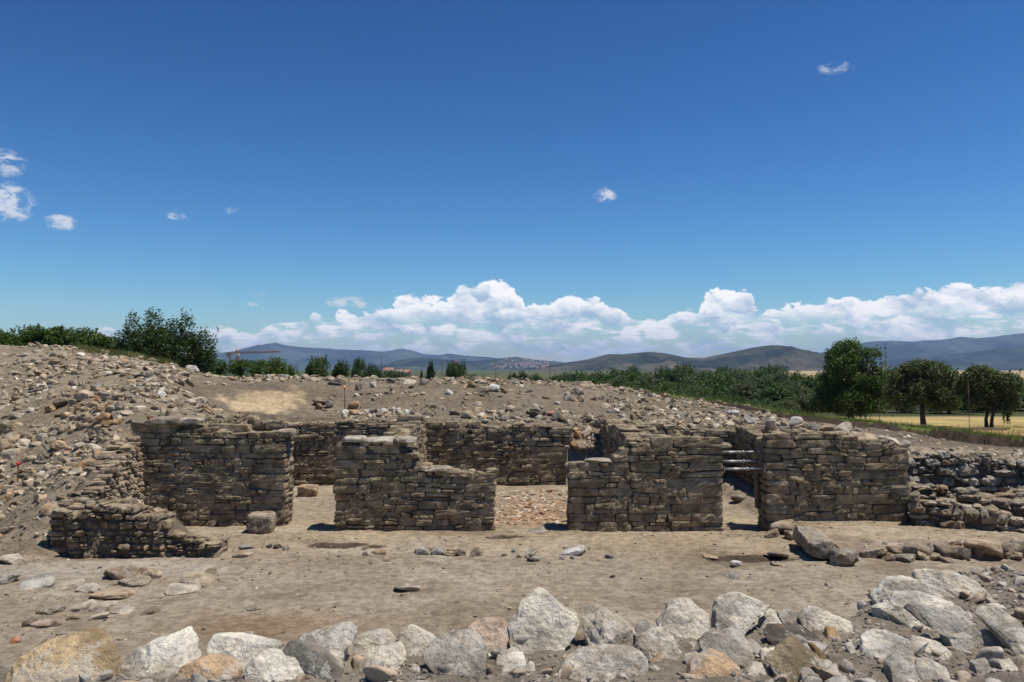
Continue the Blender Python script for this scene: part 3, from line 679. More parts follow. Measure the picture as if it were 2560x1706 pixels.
# ------------------------------------------------------------------ loose rocks, one object each
RB = []
for i in range(18):
    rng = np.random.default_rng(300 + i); V, Fc = rock_V(4, rng, int(rng.integers(10, 18)), (.45, .90), .10, rng.choice([2.0, 2.6, 3.4]), 400 + i)
    V = V / np.abs(V).max(0); RB.append(mesh_np('rock', V, Fc, [M['rock']], True))
RBL = []
for i in range(8):
    rng = np.random.default_rng(340 + i); V, Fc = rock_V(4, rng, 6, (.6, .95), .06, 3.6, 440 + i)
    V = V / np.abs(V).max(0); RBL.append(mesh_np('slab', V, Fc, [M['rock']], True))
CC = {'t': ((.40, .31, .21), 'tan'), 'o': ((.42, .27, .14), 'orange brown'), 'g': ((.31, .28, .235), 'grey'), 'w': ((.62, .58, .52), 'whitish'), 'b': ((.27, .215, .155), 'brown'),
      'd': ((.15, .13, .11), 'dark'), 'p': ((.45, .34, .27), 'pinkish'), 'r': ((.38, .15, .08), 'reddish'), 'l': ((.48, .42, .34), 'pale')}
ROCKS = []   # dicts collected first, labelled afterwards
def rocks(lst, off, sc, place, group, Y=None, flat=.0, sink=.30):
    for k, (x, y, w, h, cc) in enumerate(lst):
        px, py = off[0] + x * sc, off[1] + y * sc; wpx, hpx = w * sc, h * sc
        g = hit(px, py + hpx * .40) if Y is None else at(px, py + hpx * .4, Y)
        kk = 1.22 if place == 'kerb row' else 1.0; ROCKS.append(dict(g=g, px=px, py=py, w=kk * wpx * g[1] / F, h=kk * hpx * g[1] / F, c=cc, place=place, group=group, sink=sink, flat=flat))
L6 = [(275,135,110,40,'w'),(940,120,90,55,'w'),(2250,285,140,80,'w'),(1155,320,100,50,'t'),(1210,245,70,45,'w'),(130,130,100,50,'t'),(820,460,130,90,'p'),(860,515,70,60,'w'),(1140,490,140,110,'g'),(1310,500,150,110,'g'),
 (555,515,120,80,'g'),(415,545,150,50,'d'),(780,540,150,110,'t'),(610,610,180,90,'b'),(755,600,120,100,'t'),(990,600,220,140,'t'),(690,680,170,120,'b'),(845,680,90,80,'b'),(590,745,110,90,'o'),(735,800,200,80,'b'),
 (955,725,150,120,'o'),(930,835,140,100,'t'),(1080,705,120,60,'t'),(1120,640,90,90,'o'),(1190,750,110,100,'o'),(1300,770,90,100,'g'),(1255,610,140,90,'g'),(1390,730,110,130,'d'),(1370,620,110,80,'t'),(1310,685,90,70,'o'),
 (1030,890,120,110,'t'),(1120,890,100,120,'o'),(1220,860,150,120,'o'),(1270,930,130,90,'o'),(1365,920,110,100,'o'),(1365,835,120,90,'l'),(1130,990,150,80,'t'),(1210,1025,140,80,'b'),(1190,1090,110,100,'d'),(1180,575,130,80,'b'),
 (1860,750,170,90,'t'),(1970,810,90,100,'t'),(1760,865,70,50,'r'),(1660,380,160,80,'d'),(1750,350,90,90,'d'),(1890,590,110,70,'w'),(1600,430,130,60,'t'),(1630,490,90,60,'w'),(1790,610,100,60,'o'),(1610,560,100,90,'t'),
 (2080,410,70,70,'t'),(2010,410,80,90,'g'),(2220,440,110,90,'p'),(2130,450,70,60,'t'),(2060,340,60,60,'g'),(90,960,210,130,'t'),(290,1160,240,130,'l'),(110,1110,200,150,'t'),(20,1190,110,160,'t'),(690,1190,190,120,'t'),
 (720,990,200,110,'b'),(950,1185,140,50,'l'),(770,1280,60,40,'r'),(620,1060,130,100,'t'),(480,1100,130,110,'l'),(170,840,120,80,'p'),(480,350,130,40,'t'),(1410,320,150,60,'t'),(1010,1100,90,60,'t'),(1110,1090,110,50,'t'),(1030,1130,90,60,'b'),
 (640,270,70,60,'g'),(940,270,80,60,'b'),(590,110,90,50,'d'),(1420,230,90,60,'b'),(1930,280,110,50,'g'),(1950,560,90,60,'l')]
rocks(L6, (0, 860), .2125, 'spoil slope', 'loose rocks on the left spoil slope')
L5 = [(115,630,170,140,'l'),(980,755,220,150,'o'),(760,690,110,80,'t'),(460,680,90,150,'d'),(615,800,160,90,'g'),(830,820,80,80,'b'),(750,800,130,50,'o'),(65,1130,140,120,'o'),(340,820,130,80,'t'),(460,820,120,70,'g'),(200,735,180,90,'b'),
 (390,880,90,40,'p'),(930,930,120,90,'t'),(1120,780,80,80,'o'),(240,970,110,80,'p'),(1310,770,130,110,'d'),(330,1040,90,50,'t'),(490,1070,50,30,'w'),(1120,970,130,70,'g'),(1030,1110,90,80,'d'),(800,1190,120,70,'t'),(130,1030,130,90,'b'),(20,1020,80,80,'o')]
rocks(L5, (0, 1000), .2168, 'slope foot', 'loose rocks at the foot of the left slope')
LW = [(890,1240,130,90,'t'),(1510,1220,180,90,'p'),(1060,1240,170,110,'g'),(880,1310,140,60,'l'),(1300,1230,120,80,'b'),(1350,1300,90,80,'d')]
for (x, y, w, h, cc) in LW:
    px, py = x * .2168, 1000 + y * .2168; g = at(px, py + 4, 13.75 + (.3 if y < 1245 else 0)); ROCKS.append(dict(g=g, px=px, py=py, w=w * .2168 * g[1] / F, h=h * .2168 * g[1] / F, c=cc, place='low wall', group='loose stones on the low ruined wall', sink=.3, flat=0))
rocks([(800,1390,150,100,'t'),(660,1440,240,110,'g'),(640,1500,120,60,'t'),(90,1490,150,60,'t'),(300,1470,120,50,'b'),(560,1560,120,70,'b'),(700,1580,110,60,'t'),(520,1640,110,60,'b'),(640,1660,90,60,'d'),(440,1560,90,50,'l'),(760,1700,120,60,'b'),(600,1730,90,40,'t')], (0, 1000), .2168, 'ground left of the low wall', 'stones left of the low ruined wall')
L2 = [(660,150,110,60,'d'),(900,165,50,50,'w'),(1140,150,90,30,'l'),(1235,150,50,60,'l'),(1430,130,40,30,'w'),(1555,170,80,70,'o'),(1640,200,90,50,'b'),(1705,190,90,60,'w'),(1415,215,60,45,'w'),(2215,240,60,70,'l'),(800,180,40,60,'g'),
 (525,310,70,45,'o'),(540,275,90,50,'b'),(600,290,50,50,'g'),(770,300,80,50,'o'),(710,355,50,45,'w'),(755,355,60,40,'o'),(890,340,100,70,'d'),(970,345,90,70,'w'),(1030,340,40,60,'l'),(1075,345,40,50,'w'),(1130,355,60,50,'w'),(1190,345,70,60,'t'),
 (1270,355,60,60,'b'),(1330,335,50,50,'g'),(1380,335,30,50,'w'),(1455,350,90,60,'b'),(1545,365,100,60,'b'),(1640,380,80,45,'o'),(1720,350,60,40,'t'),(1790,385,60,40,'g'),(1810,340,80,60,'b'),(1990,335,80,50,'g'),(2010,365,110,50,'d'),(2210,405,110,50,'t'),
 (2140,380,60,60,'g'),(2290,190,70,50,'b'),(1600,150,40,40,'l'),(1300,140,60,35,'l'),(440,115,50,40,'l'),(1010,140,60,40,'g'),(1180,110,60,30,'l'),(300,110,60,25,'l'),(200,110,50,25,'l'),(1870,150,60,40,'g')]
rocks(L2, (600, 900), .37, 'rear bank', 'loose rocks on the rear earth bank')
L3 = [(440,490,90,60,'b'),(480,545,80,55,'b'),(575,535,60,60,'t'),(630,540,40,40,'b'),(370,530,70,80,'w'),(285,577,50,20,'w'),(110,630,80,40,'g'),(150,665,110,50,'d'),(350,700,150,70,'b'),(600,730,120,60,'b'),(810,690,80,60,'l'),(870,685,50,60,'t'),
 (940,660,80,60,'t'),(920,565,30,40,'w'),(845,590,30,70,'b'),(780,610,60,40,'g'),(745,635,60,40,'w'),(980,630,50,50,'b'),(1040,615,60,40,'b'),(1500,690,90,40,'d'),(1640,655,100,35,'w'),(1120,730,110,60,'t'),(700,560,60,40,'b'),(660,600,70,40,'t'),
 (900,500,60,40,'g'),(1000,510,70,50,'d'),(800,470,60,30,'l'),(700,640,60,40,'g'),(1190,600,60,40,'d'),(1270,660,70,40,'t'),(1380,680,70,35,'t'),(520,700,70,50,'b'),(240,660,60,30,'r')]
rocks(L3, (1300, 820), .323, 'right end of the rear bank', 'loose rocks at the right end of the rear bank')
LP = [(1950,740,110,90,'l'),(2040,735,60,75,'t'),(2140,722,100,65,'w'),(2215,755,55,50,'g'),(2280,760,85,65,'g'),(2180,790,90,50,'t'),(2060,785,90,80,'g'),(1770,700,90,60,'w'),(1690,715,70,45,'t'),(1900,790,60,45,'o')]
for (x, y, w, h, cc) in LP:
    px, py = 1300 + x * .323, 820 + y * .323; g = at(px, py + 8, 16.05 if x > 1880 else 21.5); ROCKS.append(dict(g=g, px=px, py=py, w=w * .323 * g[1] / F, h=h * .323 * g[1] / F, c=cc, place='tallest pier' if x > 1880 else 'rear wall behind the props', group='rocks heaped on the right hand walls', sink=.25, flat=0))
LP2 = [(2090,1086,60,22,'t'),(2125,1092,50,20,'g'),(2160,1096,70,20,'t'),(2195,1102,45,22,'b'),(2225,1106,60,22,'l'),(2255,1112,40,26,'g'),(2060,1078,55,26,'b'),(2110,1076,50,24,'l'),(2150,1082,46,22,'b')]
for (x, y, w, h, cc) in LP2: g = at(x, y + 6, 16.0 if y > 1083 else 16.3); ROCKS.append(dict(g=g, px=x, py=y, w=w * g[1] / F, h=h * g[1] / F, c=cc, place='tallest pier', group='rocks heaped on the right hand walls', sink=.25, flat=0))
LC = [(400,590,60,50,'b'),(360,580,70,60,'o'),(430,570,60,40,'t'),(470,570,50,50,'d'),(400,500,70,60,'o'),(450,500,70,50,'b'),(500,520,50,50,'g'),(370,470,60,40,'t'),(440,620,60,40,'t')]
rocks(LC, (1300, 900), .37, 'rubble chute', 'rocks in the rubble chute beside the rear wall')
LF = [(45,90,100,48,'l'),(40,172,115,60,'g'),(150,205,140,30,'l'),(290,215,120,28,'l'),(530,150,170,62,'b'),(680,150,105,60,'t'),(610,195,130,40,'b'),(845,175,60,50,'l'),(900,190,130,50,'t'),(960,160,70,50,'t'),(830,230,140,26,'l'),(500,255,170,30,'t'),(230,325,90,30,'b'),(360,310,115,45,'l'),(470,312,90,35,'l'),(560,322,110,35,'l'),(340,355,70,30,'t'),(420,358,110,25,'l'),
 (685,330,80,38,'b'),(130,378,65,40,'d'),(190,392,110,22,'p'),(255,385,40,35,'p'),(60,465,50,25,'r'),(1870,222,110,24,'l'),(1160,315,60,18,'t'),(935,405,25,20,'p'),(1130,33,60,22,'g'),(1235,28,30,26,'d'),(1275,30,40,24,'d'),(1315,38,30,20,'g'),(1110,70,80,24,'t'),(400,225,90,24,'l'),(200,330,60,20,'t'),(420,243,30,15,'b')]
rocks(LF, (0, 1350), .544, 'left floor', 'stones lying on the left part of the floor', sink=.35)
LG = [(1235,1292,100,55,'g'),(1330,1295,100,52,'g'),(1410,1308,80,40,'t'),(1500,1300,92,60,'b'),(1595,1302,110,55,'b'),(1290,1275,60,40,'t'),(1450,1280,90,36,'t'),(850,1312,50,25,'d'),(945,1300,75,30,'t'),(840,1275,40,20,'b'),(1650,1355,40,22,'l'),(1850,1290,40,30,'g'),(1880,1330,50,22,'t'),(1960,1320,50,28,'g'),(1990,1345,60,20,'g'),(1780,1320,40,24,'d'),(1940,1330,30,24,'t'),(1130,1300,40,20,'p'),(1380,1410,25,16,'d'),(1120,1540,130,24,'l'),(2010,1160,110,30,'g')]
rocks(LG, (600, 900), .37, 'middle floor', 'stones on the middle of the floor', sink=.3)
LH = [(355,1298,170,40,'w'),(290,1340,50,28,'g'),(355,1335,50,30,'g'),(420,1300,50,26,'d'),(320,1280,60,24,'t'),(610,1328,62,26,'g'),(1470,1375,95,55,'w'),(1720,1378,80,28,'b'),(630,1460,40,26,'d'),(465,1275,24,22,'d'),(75,1310,110,24,'g'),(90,1350,80,22,'d'),(1290,1335,100,20,'t'),(1440,1465,90,18,'g'),(2070,1520,30,14,'d'),(1750,1330,110,24,'b'),
 (1715,1172,115,72,'b'),(1830,1186,105,60,'b'),(1800,1130,180,80,'t'),(1490,932,100,40,'b')]
rocks(LH, (1300, 900), .37, 'right floor', 'stones on the right part of the floor', sink=.28)
LK = [(620,1320,120,90,'b'),(720,1330,150,70,'b'),(860,1290,150,60,'b'),(960,1275,70,50,'d'),(1040,1290,120,65,'p'),(1170,1285,200,100,'b'),(1350,1285,150,95,'b'),(1290,1340,90,40,'t'),(1420,1255,90,50,'t'),(1500,1325,90,70,'d'),(1580,1330,80,40,'b'),(1660,1290,210,90,'t'),(1790,1300,90,80,'b'),(1865,1280,90,80,'t'),(1370,1350,110,30,'b'),(1000,1340,90,40,'t'),(560,1275,110,60,'l'),(670,1290,110,60,'t'),(790,1285,110,55,'p'),(910,1300,90,60,'t'),(1110,1255,90,45,'b'),(1265,1270,90,70,'d'),(1440,1300,100,60,'b'),(1560,1290,110,60,'t'),(1730,1285,90,60,'d'),(1840,1330,100,50,'b'),(1230,1330,110,50,'t'),(1100,1345,110,40,'g')]
rocks(LK, (1860, 900), .37, 'kerb row', 'stones of the kerb row in front of the right walls', sink=.25)
def lab_size(s): return 'big' if s > .48 else ('small' if s < .2 else '')
for i, r in enumerate(ROCKS):
    rng = np.random.default_rng(5000 + i)
    asp = r['h'] / max(r['w'], .01); flat = asp < .42
    me = RBL[rng.integers(len(RBL))] if (flat and rng.random() < .6) else RB[rng.integers(len(RB))]
    w = r['w'] * .56; h = max(r['h'] * .60, .03); d = w * rng.uniform(.75, 1.15)
    g = r['g']
    o = obj('rock', me, loc=(g[0], g[1] + d * .35, g[2] + h * (1 - 2 * r['sink']) * .9), rot=(rng.normal(0, .14), rng.normal(0, .14), rng.uniform(-.5, .5) + (math.pi if rng.random() < .5 else 0)), scale=(w, d, h))
    cc, nm = CC[r['c']]; k_ = rng.uniform(.85, 1.12); wm = rng.normal(0, .03); o.color = (min(1, cc[0] * k_ * (1 + wm)), cc[1] * k_, cc[2] * k_ * (1 - wm), 1)
    r['o'] = o; r['desc'] = ' '.join(q for q in (lab_size(r['w']), nm, 'flat stone' if flat else ('upright rock' if asp > 1.1 else 'rock')) if q)
WHERE = {'spoil slope': 'on the left spoil slope', 'slope foot': 'at the foot of the left slope', 'low wall': 'on top of the low ruined wall', 'ground left of the low wall': 'left of the low ruined wall', 'rear bank': 'on the rear earth bank',
 'right end of the rear bank': 'at the right end of the rear bank', 'tallest pier': 'heaped on the tallest pier', 'rear wall behind the props': 'on the rear wall behind the props', 'rubble chute': 'in the rubble chute', 'left floor': 'on the left part of the floor',
 'middle floor': 'on the middle of the floor', 'right floor': 'on the right part of the floor', 'kerb row': 'in the kerb row'}
ORD = ['leftmost', 'second', 'third', 'fourth', 'fifth', 'sixth', 'seventh', 'eighth', 'ninth', 'tenth', 'eleventh', 'twelfth', 'thirteenth', 'fourteenth', 'fifteenth', 'sixteenth']
def band(r):
    if r['place'] in ('spoil slope',): return 'near the crest of the left spoil slope' if r['py'] < 950 else ('midway up the left spoil slope' if r['py'] < 1040 else 'low on the left spoil slope')
    if r['place'] == 'rear bank': return 'along the crest of the rear bank' if r['py'] < 965 else ('on the bare face of the rear bank' if r['py'] < 998 else 'along the top of the rear walls')
    if r['place'] == 'left floor': return 'on the floor below the low wall' if r['py'] < 1480 else 'on the floor behind the corner boulder'
    return WHERE[r['place']]
from collections import defaultdict
fam = defaultdict(list)
for r in ROCKS: fam[(r['desc'], band(r))].append(r)
for (desc, bnd), lst in fam.items():
    lst.sort(key=lambda r: r['px'])
    for k, r in enumerate(lst):
        if len(lst) == 1: lab = f"{desc} {bnd}"
        elif len(lst) == 2: lab = f"{('left' if k == 0 else 'right')} one of two {desc}s {bnd}"
        else: lab = f"{ORD[k] if k < len(lst) - 1 else 'rightmost'} {desc} {'' if k in (0, len(lst) - 1) else 'from left '}{bnd}"
        tag(r['o'], lab, 'rock', r['group'], 'thing')
# dressed blocks (bevelled, worn)
def block(name, label, c, size, rotz, col, seed, tilt=(0, 0), pn=9, rough=.012, cat='stone block'):
    T, Q = boxgrid(36, 18, 14); rng = np.random.default_rng(seed)
    mx = np.abs(T).max(1); S = T * (mx / (np.abs(T) ** pn).sum(1) ** (1 / pn))[:, None]
    P = S * (np.array(size) / 2)
    for _ in range(int(rough * 260)):
        n_ = rng.normal(size=3); n_ /= np.linalg.norm(n_); e_ = np.clip(P @ n_ - rng.uniform(.70, .93) * (P @ n_).max(), 0, None); P = P - e_[:, None] * n_ * .95
    P = P + rough * .7 * np.stack([fbm(P * 17 + 9 * k + seed, 4, .6, seed + 30 + k) for k in range(3)], 1)
    P = P + rough * 2 * np.stack([fbm(P * 6 + 9 * k + seed, 4, .55, seed + k) for k in range(3)], 1)
    o = obj(name, mesh_np(name, P, Q, [M['rock']], True), loc=c, rot=(tilt[0], tilt[1], rotz)); o.color = (*col, 1)
    return tag(o, label, cat, None, 'thing')
g = ground(640, 1336); block('stone_block', 'squared tan stone block standing at the foot of the tall left pier', (g[0] + .02, g[1] + .28, .15), (.48, .5, .40), .12, (.31, .25, .175), 1, pn=8, rough=.02)
g = ground(766, 1246, .04); block('stone_block', 'small neat pinkish tan block inside the first room', (g[0], g[1] + .2, .17), (.45, .36, .29), -.06, (.42, .30, .20), 2)
g = ground(735, 1238, .04); block('stone_block', 'small rough stub of stone left of the neat pinkish tan block', (g[0] - .27, g[1] + .25, .16), (.3, .3, .34), .3, (.26, .21, .155), 3, pn=3, rough=.03)
g = ground(2030, 1380); block('stone_slab', 'long thick grey slab with a black shadowed side, lying before the tallest pier', (4.95, 13.75, .20), (.40, 1.28, .30), -.10, (.31, .26, .20), 4, pn=10, rough=.016, tilt=(.0, .14))
block('stone_slab', 'small broken end piece in front of the long grey shadowed slab', (5.12, 12.92, .12), (.38, .34, .26), .3, (.30, .26, .21), 5, pn=5, rough=.03)
# pale capstones lie on their piers: parts of the wall
def capstone(parent, px, py, wpx, Y, seed, col=(.46, .41, .33), hz=.07, dep=.26):
    rng = np.random.default_rng(seed); V, Fc = rock_V(4, rng, 6, (.6, .92), .06, 3.4, seed); V = V / np.abs(V).max(0)
    p = at(px, py, Y); w = wpx * Y / F
    V = V * (w / 2, dep, hz)
    o = obj('capstone', mesh_np('capstone', V, Fc, [M['rock']], True), parent, loc=np.array(p) + (0, dep * .8, 0) - np.array(parent.location)); o.color = (*col, 1)
    o['label'] = 'pale flat capstone'; return o
capstone(w2[0], 884, 1101, 60, WY, 1); capstone(w2[0], 953, 1104, 85, WY, 2); capstone(w2[0], 1010, 1102, 60, WY, 3, (.36,.31,.24)); capstone(w2[0], 1085, 1175, 90, WY, 4, (.36,.30,.23), .05)
capstone(w3[0], 1500, 1156, 75, WY, 5, (.42,.37,.29), .05); capstone(w1[0], 405, 1056, 120, 16.2, 6, (.30,.25,.195), .09); capstone(w1[0], 465, 1053, 70, 16.2, 7, (.44,.38,.29), .06)
capstone(w1[0], 712, 1084, 50, 16.2, 8, (.36,.30,.225), .08); capstone(w3[0], 1800, 1117, 70, WY, 9, (.29,.24,.18), .06)
# round hole in the rear wall: solid plug, inner shade painted near black
dh = at(1175, 1081, 21.27); V, Q = tube([(0, .02, 0), (0, -.06, 0)], [.065, .065], 14)
plain('hole_shade', (.012, .01, .008), 1.0)
o = obj('drain_hole_plug', mesh_np('drain_hole_plug', V, Q, [M['hole_shade']], True), bw2, loc=np.array(dh) - np.array(bw2.location))
# ------------------------------------------------------------------ small rubble nobody could count
def scatter(name, label, cat, n, sampler, smin, smax, cols, sub, seed, flat=(.45, .9), pw=2.2):
    rng = np.random.default_rng(seed); base = []
    for i in range(14):
        V, Fc = rock_V(sub, rng, 11, (.38, .85), .08, rng.choice([2, 3]), seed + i); base.append(V / np.abs(V).max(0))
    XY = sampler(rng, n); n = len(XY); Z = terr(XY[:, 0], XY[:, 1])
    S = smin + (smax - smin) * rng.random(n) ** pw
    Vs = []; Fs = []; Cs = []; nv = len(base[0])
    cols = np.array(cols)
    for i in range(n):
        V = base[rng.integers(14)] * (S[i] * rng.uniform(.8, 1.5), S[i] * rng.uniform(.7, 1.2), S[i] * rng.uniform(*flat)); th = rng.random() * 6.28
        c_, s_ = math.cos(th), math.sin(th); tx, ty = rng.normal(0, .25, 2)
        x = V[:, 0] * c_ - V[:, 1] * s_; y = V[:, 0] * s_ + V[:, 1] * c_; z = V[:, 2] + x * tx + y * ty
        Vs.append(np.stack([x + XY[i, 0], y + XY[i, 1], z + Z[i] + S[i] * .02], 1)); Fs.append(Fc + i * nv)
        Cs.append(np.repeat((cols[rng.integers(len(cols))] * rng.uniform(.8, 1.15))[None], nv, 0))
    me = mesh_np(name, np.concatenate(Vs), np.concatenate(Fs), [M['rubble']], sub > 2, np.concatenate(Cs))
    return tag(obj(name, me), label, cat, None, 'stuff')
RUB = [(.42,.335,.235),(.37,.295,.205),(.33,.28,.21),(.48,.405,.305),(.30,.24,.165),(.45,.34,.22),(.37,.255,.15),(.28,.23,.17),(.39,.32,.23),(.58,.51,.41)]
def s_left(rng, n):
    X = rng.uniform(-18, -6.9, n * 4); Y = rng.uniform(13.2, 27.5, n * 4)
    Z = terr(X, Y, False); d = n2(X * .55, Y * .55, 3, .55, 71)
    keep = (Y < edgeY(X) + .3) & (~in_pit(X, Y)) & (Z > .1) & (rng.random(n * 4) < .06 + .22 * (Y < 17.5) + 1.6 * np.clip(d + .12, 0, 1)) & ~((X > -9.2) & (Y > 21.5))
    return np.stack([X, Y], 1)[keep][:n]
scatter('slope_rubble', 'countless small stones and broken bits covering the left spoil slope', 'rubble', 5600, s_left, .016, .14, RUB, 2, 1, (.4, .8), 2.2)
def s_rear(rng, n):
    X = rng.uniform(-9.5, 9.5, n * 6); Y = rng.uniform(21.7, 31, n * 6); e = edgeY(X)
    w = .12 + 1.3 * np.exp(-((Y - 22.4) / .55) ** 2) * (X > -4.5) + 1.3 * np.exp(-((e - Y - .25) / .5) ** 2) + .5 * (X > 3.2) * (X < 9)
    keep = (Y < e + .4) & (rng.random(n * 6) < w * (.2 + 1.6 * np.clip(n2(X * .9, Y * .9, 3, .5, 72) + .15, 0, 1))) & ~((np.abs(X + 6.9) < 1.5) & (Y > 22) & (Y < 25.5))
    return np.stack([X, Y], 1)[keep][:n]
scatter('bank_rubble', 'countless small stones strewn over the rear earth bank', 'rubble', 3600, s_rear, .018, .13, RUB, 2, 2, (.4, .8), 2.2)
def s_terr(rng, n):
    X = rng.uniform(3.0, 14, n * 3); Y = rng.uniform(16.3, 29, n * 3)
    w = np.where(Y < 20, .5, .10) * (X > 7.6) + .55 * ((X > 3) & (X < 9) & (Y > 21.7) & (Y < 27)) + .5 * np.exp(-((Y - 18.1) / .5) ** 2) * (X > 7.6)
    keep = (~in_pit(X, Y)) & (rng.random(n * 3) < w)
    return np.stack([X, Y], 1)[keep][:n]
scatter('terrace_rubble', 'countless small stones on the terrace behind the right hand walls', 'rubble', 1600, s_terr, .025, .13, RUB, 2, 3)
def s_floor(rng, n):
    X = rng.uniform(-13, 9, n * 4); Y = rng.uniform(6.2, 16, n * 4)
    w = .12 + .9 * np.clip(n2(X * .5, Y * .7, 3, .55, 73), 0, 1) + .5 * (X < -7) * (Y > 12.5)
    keep = (rng.random(n * 4) < w) & (Y < 15.5); return np.stack([X, Y], 1)[keep][:n]
scatter('floor_pebbles', 'scattered pebbles and crumbs of earth on the excavated floor', 'pebbles', 8000, s_floor, .006, .040, [tuple(v * .8 for v in q) for q in RUB], 1, 4, (.3, .6), 3.5)
def s_red(rng, n):
    X = rng.normal(.55, .85, n * 2); Y = rng.uniform(16.2, 20.4, n * 2); keep = (X > -.9) & (X < 2.0)
    return np.stack([X, Y], 1)[keep][:n]
scatter('tile_rubble', 'orange and cream tile fragments covering the floor of the middle doorway', 'rubble', 900, s_red, .02, .085, [(.55,.44,.33),(.50,.37,.26),(.42,.26,.15),(.60,.51,.41),(.36,.21,.12)], 2, 5, (.25, .5))
def s_bank(rng, n):
    X = rng.uniform(-5.0, 6.5, n * 2); yc = np.interp(X, CR[:, 0], CR[:, 1]); Y = rng.uniform(3.6, 7.2, n * 2); keep = (Y < yc + .45) & (rng.random(n * 2) < .4 + np.clip(n2(X * 2, Y * 2, 3, .5, 74) + .2, 0, 1))
    return np.stack([X, Y], 1)[keep][:n]
scatter('bank_gravel', 'loose grey gravel and grit between the boulders of the near bank', 'gravel', 30000, s_bank, .004, .019, [(.33,.30,.26),(.27,.24,.20),(.38,.34,.29),(.23,.20,.17)], 1, 6, (.5, .9), 2.5)
scatter('bank_stones', 'fist sized stones lying between the boulders of the near bank', 'rubble', 1700, s_bank, .015, .085, [(.45,.41,.35),(.36,.33,.29),(.50,.45,.38),(.40,.31,.22)], 3, 7, (.5, .8), 2.0)
def s_chute(rng, n):
    X = rng.uniform(1.45, 2.25, n); Y = rng.uniform(21.2, 23.2, n); return np.stack([X, Y], 1)
scatter('chute_rubble', 'small stones spilling down the rubble chute beside the rear wall', 'rubble', 160, s_chute, .04, .12, RUB, 2, 8)
# ------------------------------------------------------------------ plants
def leaf_quads(Cn, size, rng, up=.3, asp=.55, cols=None, colvar=.3):
    n = len(Cn); N = rng.normal(size=(n, 3)); N[:, 2] = np.abs(N[:, 2]) + up; N /= np.linalg.norm(N, axis=1)[:, None]
    A = np.cross(N, rng.normal(size=(n, 3))); A /= np.linalg.norm(A, axis=1)[:, None]; B = np.cross(N, A)
    s = size * rng.uniform(.6, 1.3, n)[:, None]
    V = np.stack([Cn - A * s, Cn - B * s * asp + N * s * .12, Cn + A * s, Cn + B * s * asp + N * s * .12], 1).reshape(-1, 3)
    Q = np.arange(4 * n).reshape(n, 4)
    c = np.array(cols)[rng.integers(len(cols), size=n)] * rng.uniform(1 - colvar, 1 + colvar, n)[:, None]
    return V, Q, np.repeat(c, 4, 0)
def crown_pts(blobs, n, rng, gapsc=1.6, gap=-.12, seed=0, inner=.45):
    out = []; w = np.array([b[3] ** 2 * b[4] for b in blobs]); w /= w.sum()
    while sum(len(o) for o in out) < n:
        k = rng.choice(len(blobs), size=n, p=w); B = np.array(blobs)[k]
        d = rng.normal(size=(n, 3)); d /= np.linalg.norm(d, axis=1)[:, None]
        r = (inner + (1 - inner) * rng.random(n) ** .6) * rng.uniform(.82, 1.16, n)
        P = np.stack([B[:, 0] + d[:, 0] * r * B[:, 3], B[:, 1] + d[:, 1] * r * B[:, 3], B[:, 2] + d[:, 2] * r * B[:, 4]], 1)
        out.append(P[fbm(P * gapsc, 3, .6, seed) > gap])
    return np.concatenate(out)[:n]
GRN = [(.045, .075, .022), (.06, .095, .028), (.035, .06, .02), (.08, .115, .035)]
OLV = [(.075, .088, .05), (.095, .11, .065), (.06, .07, .04), (.12, .13, .085)]
LIM = [(.08, .125, .028), (.10, .15, .035), (.06, .10, .024)]
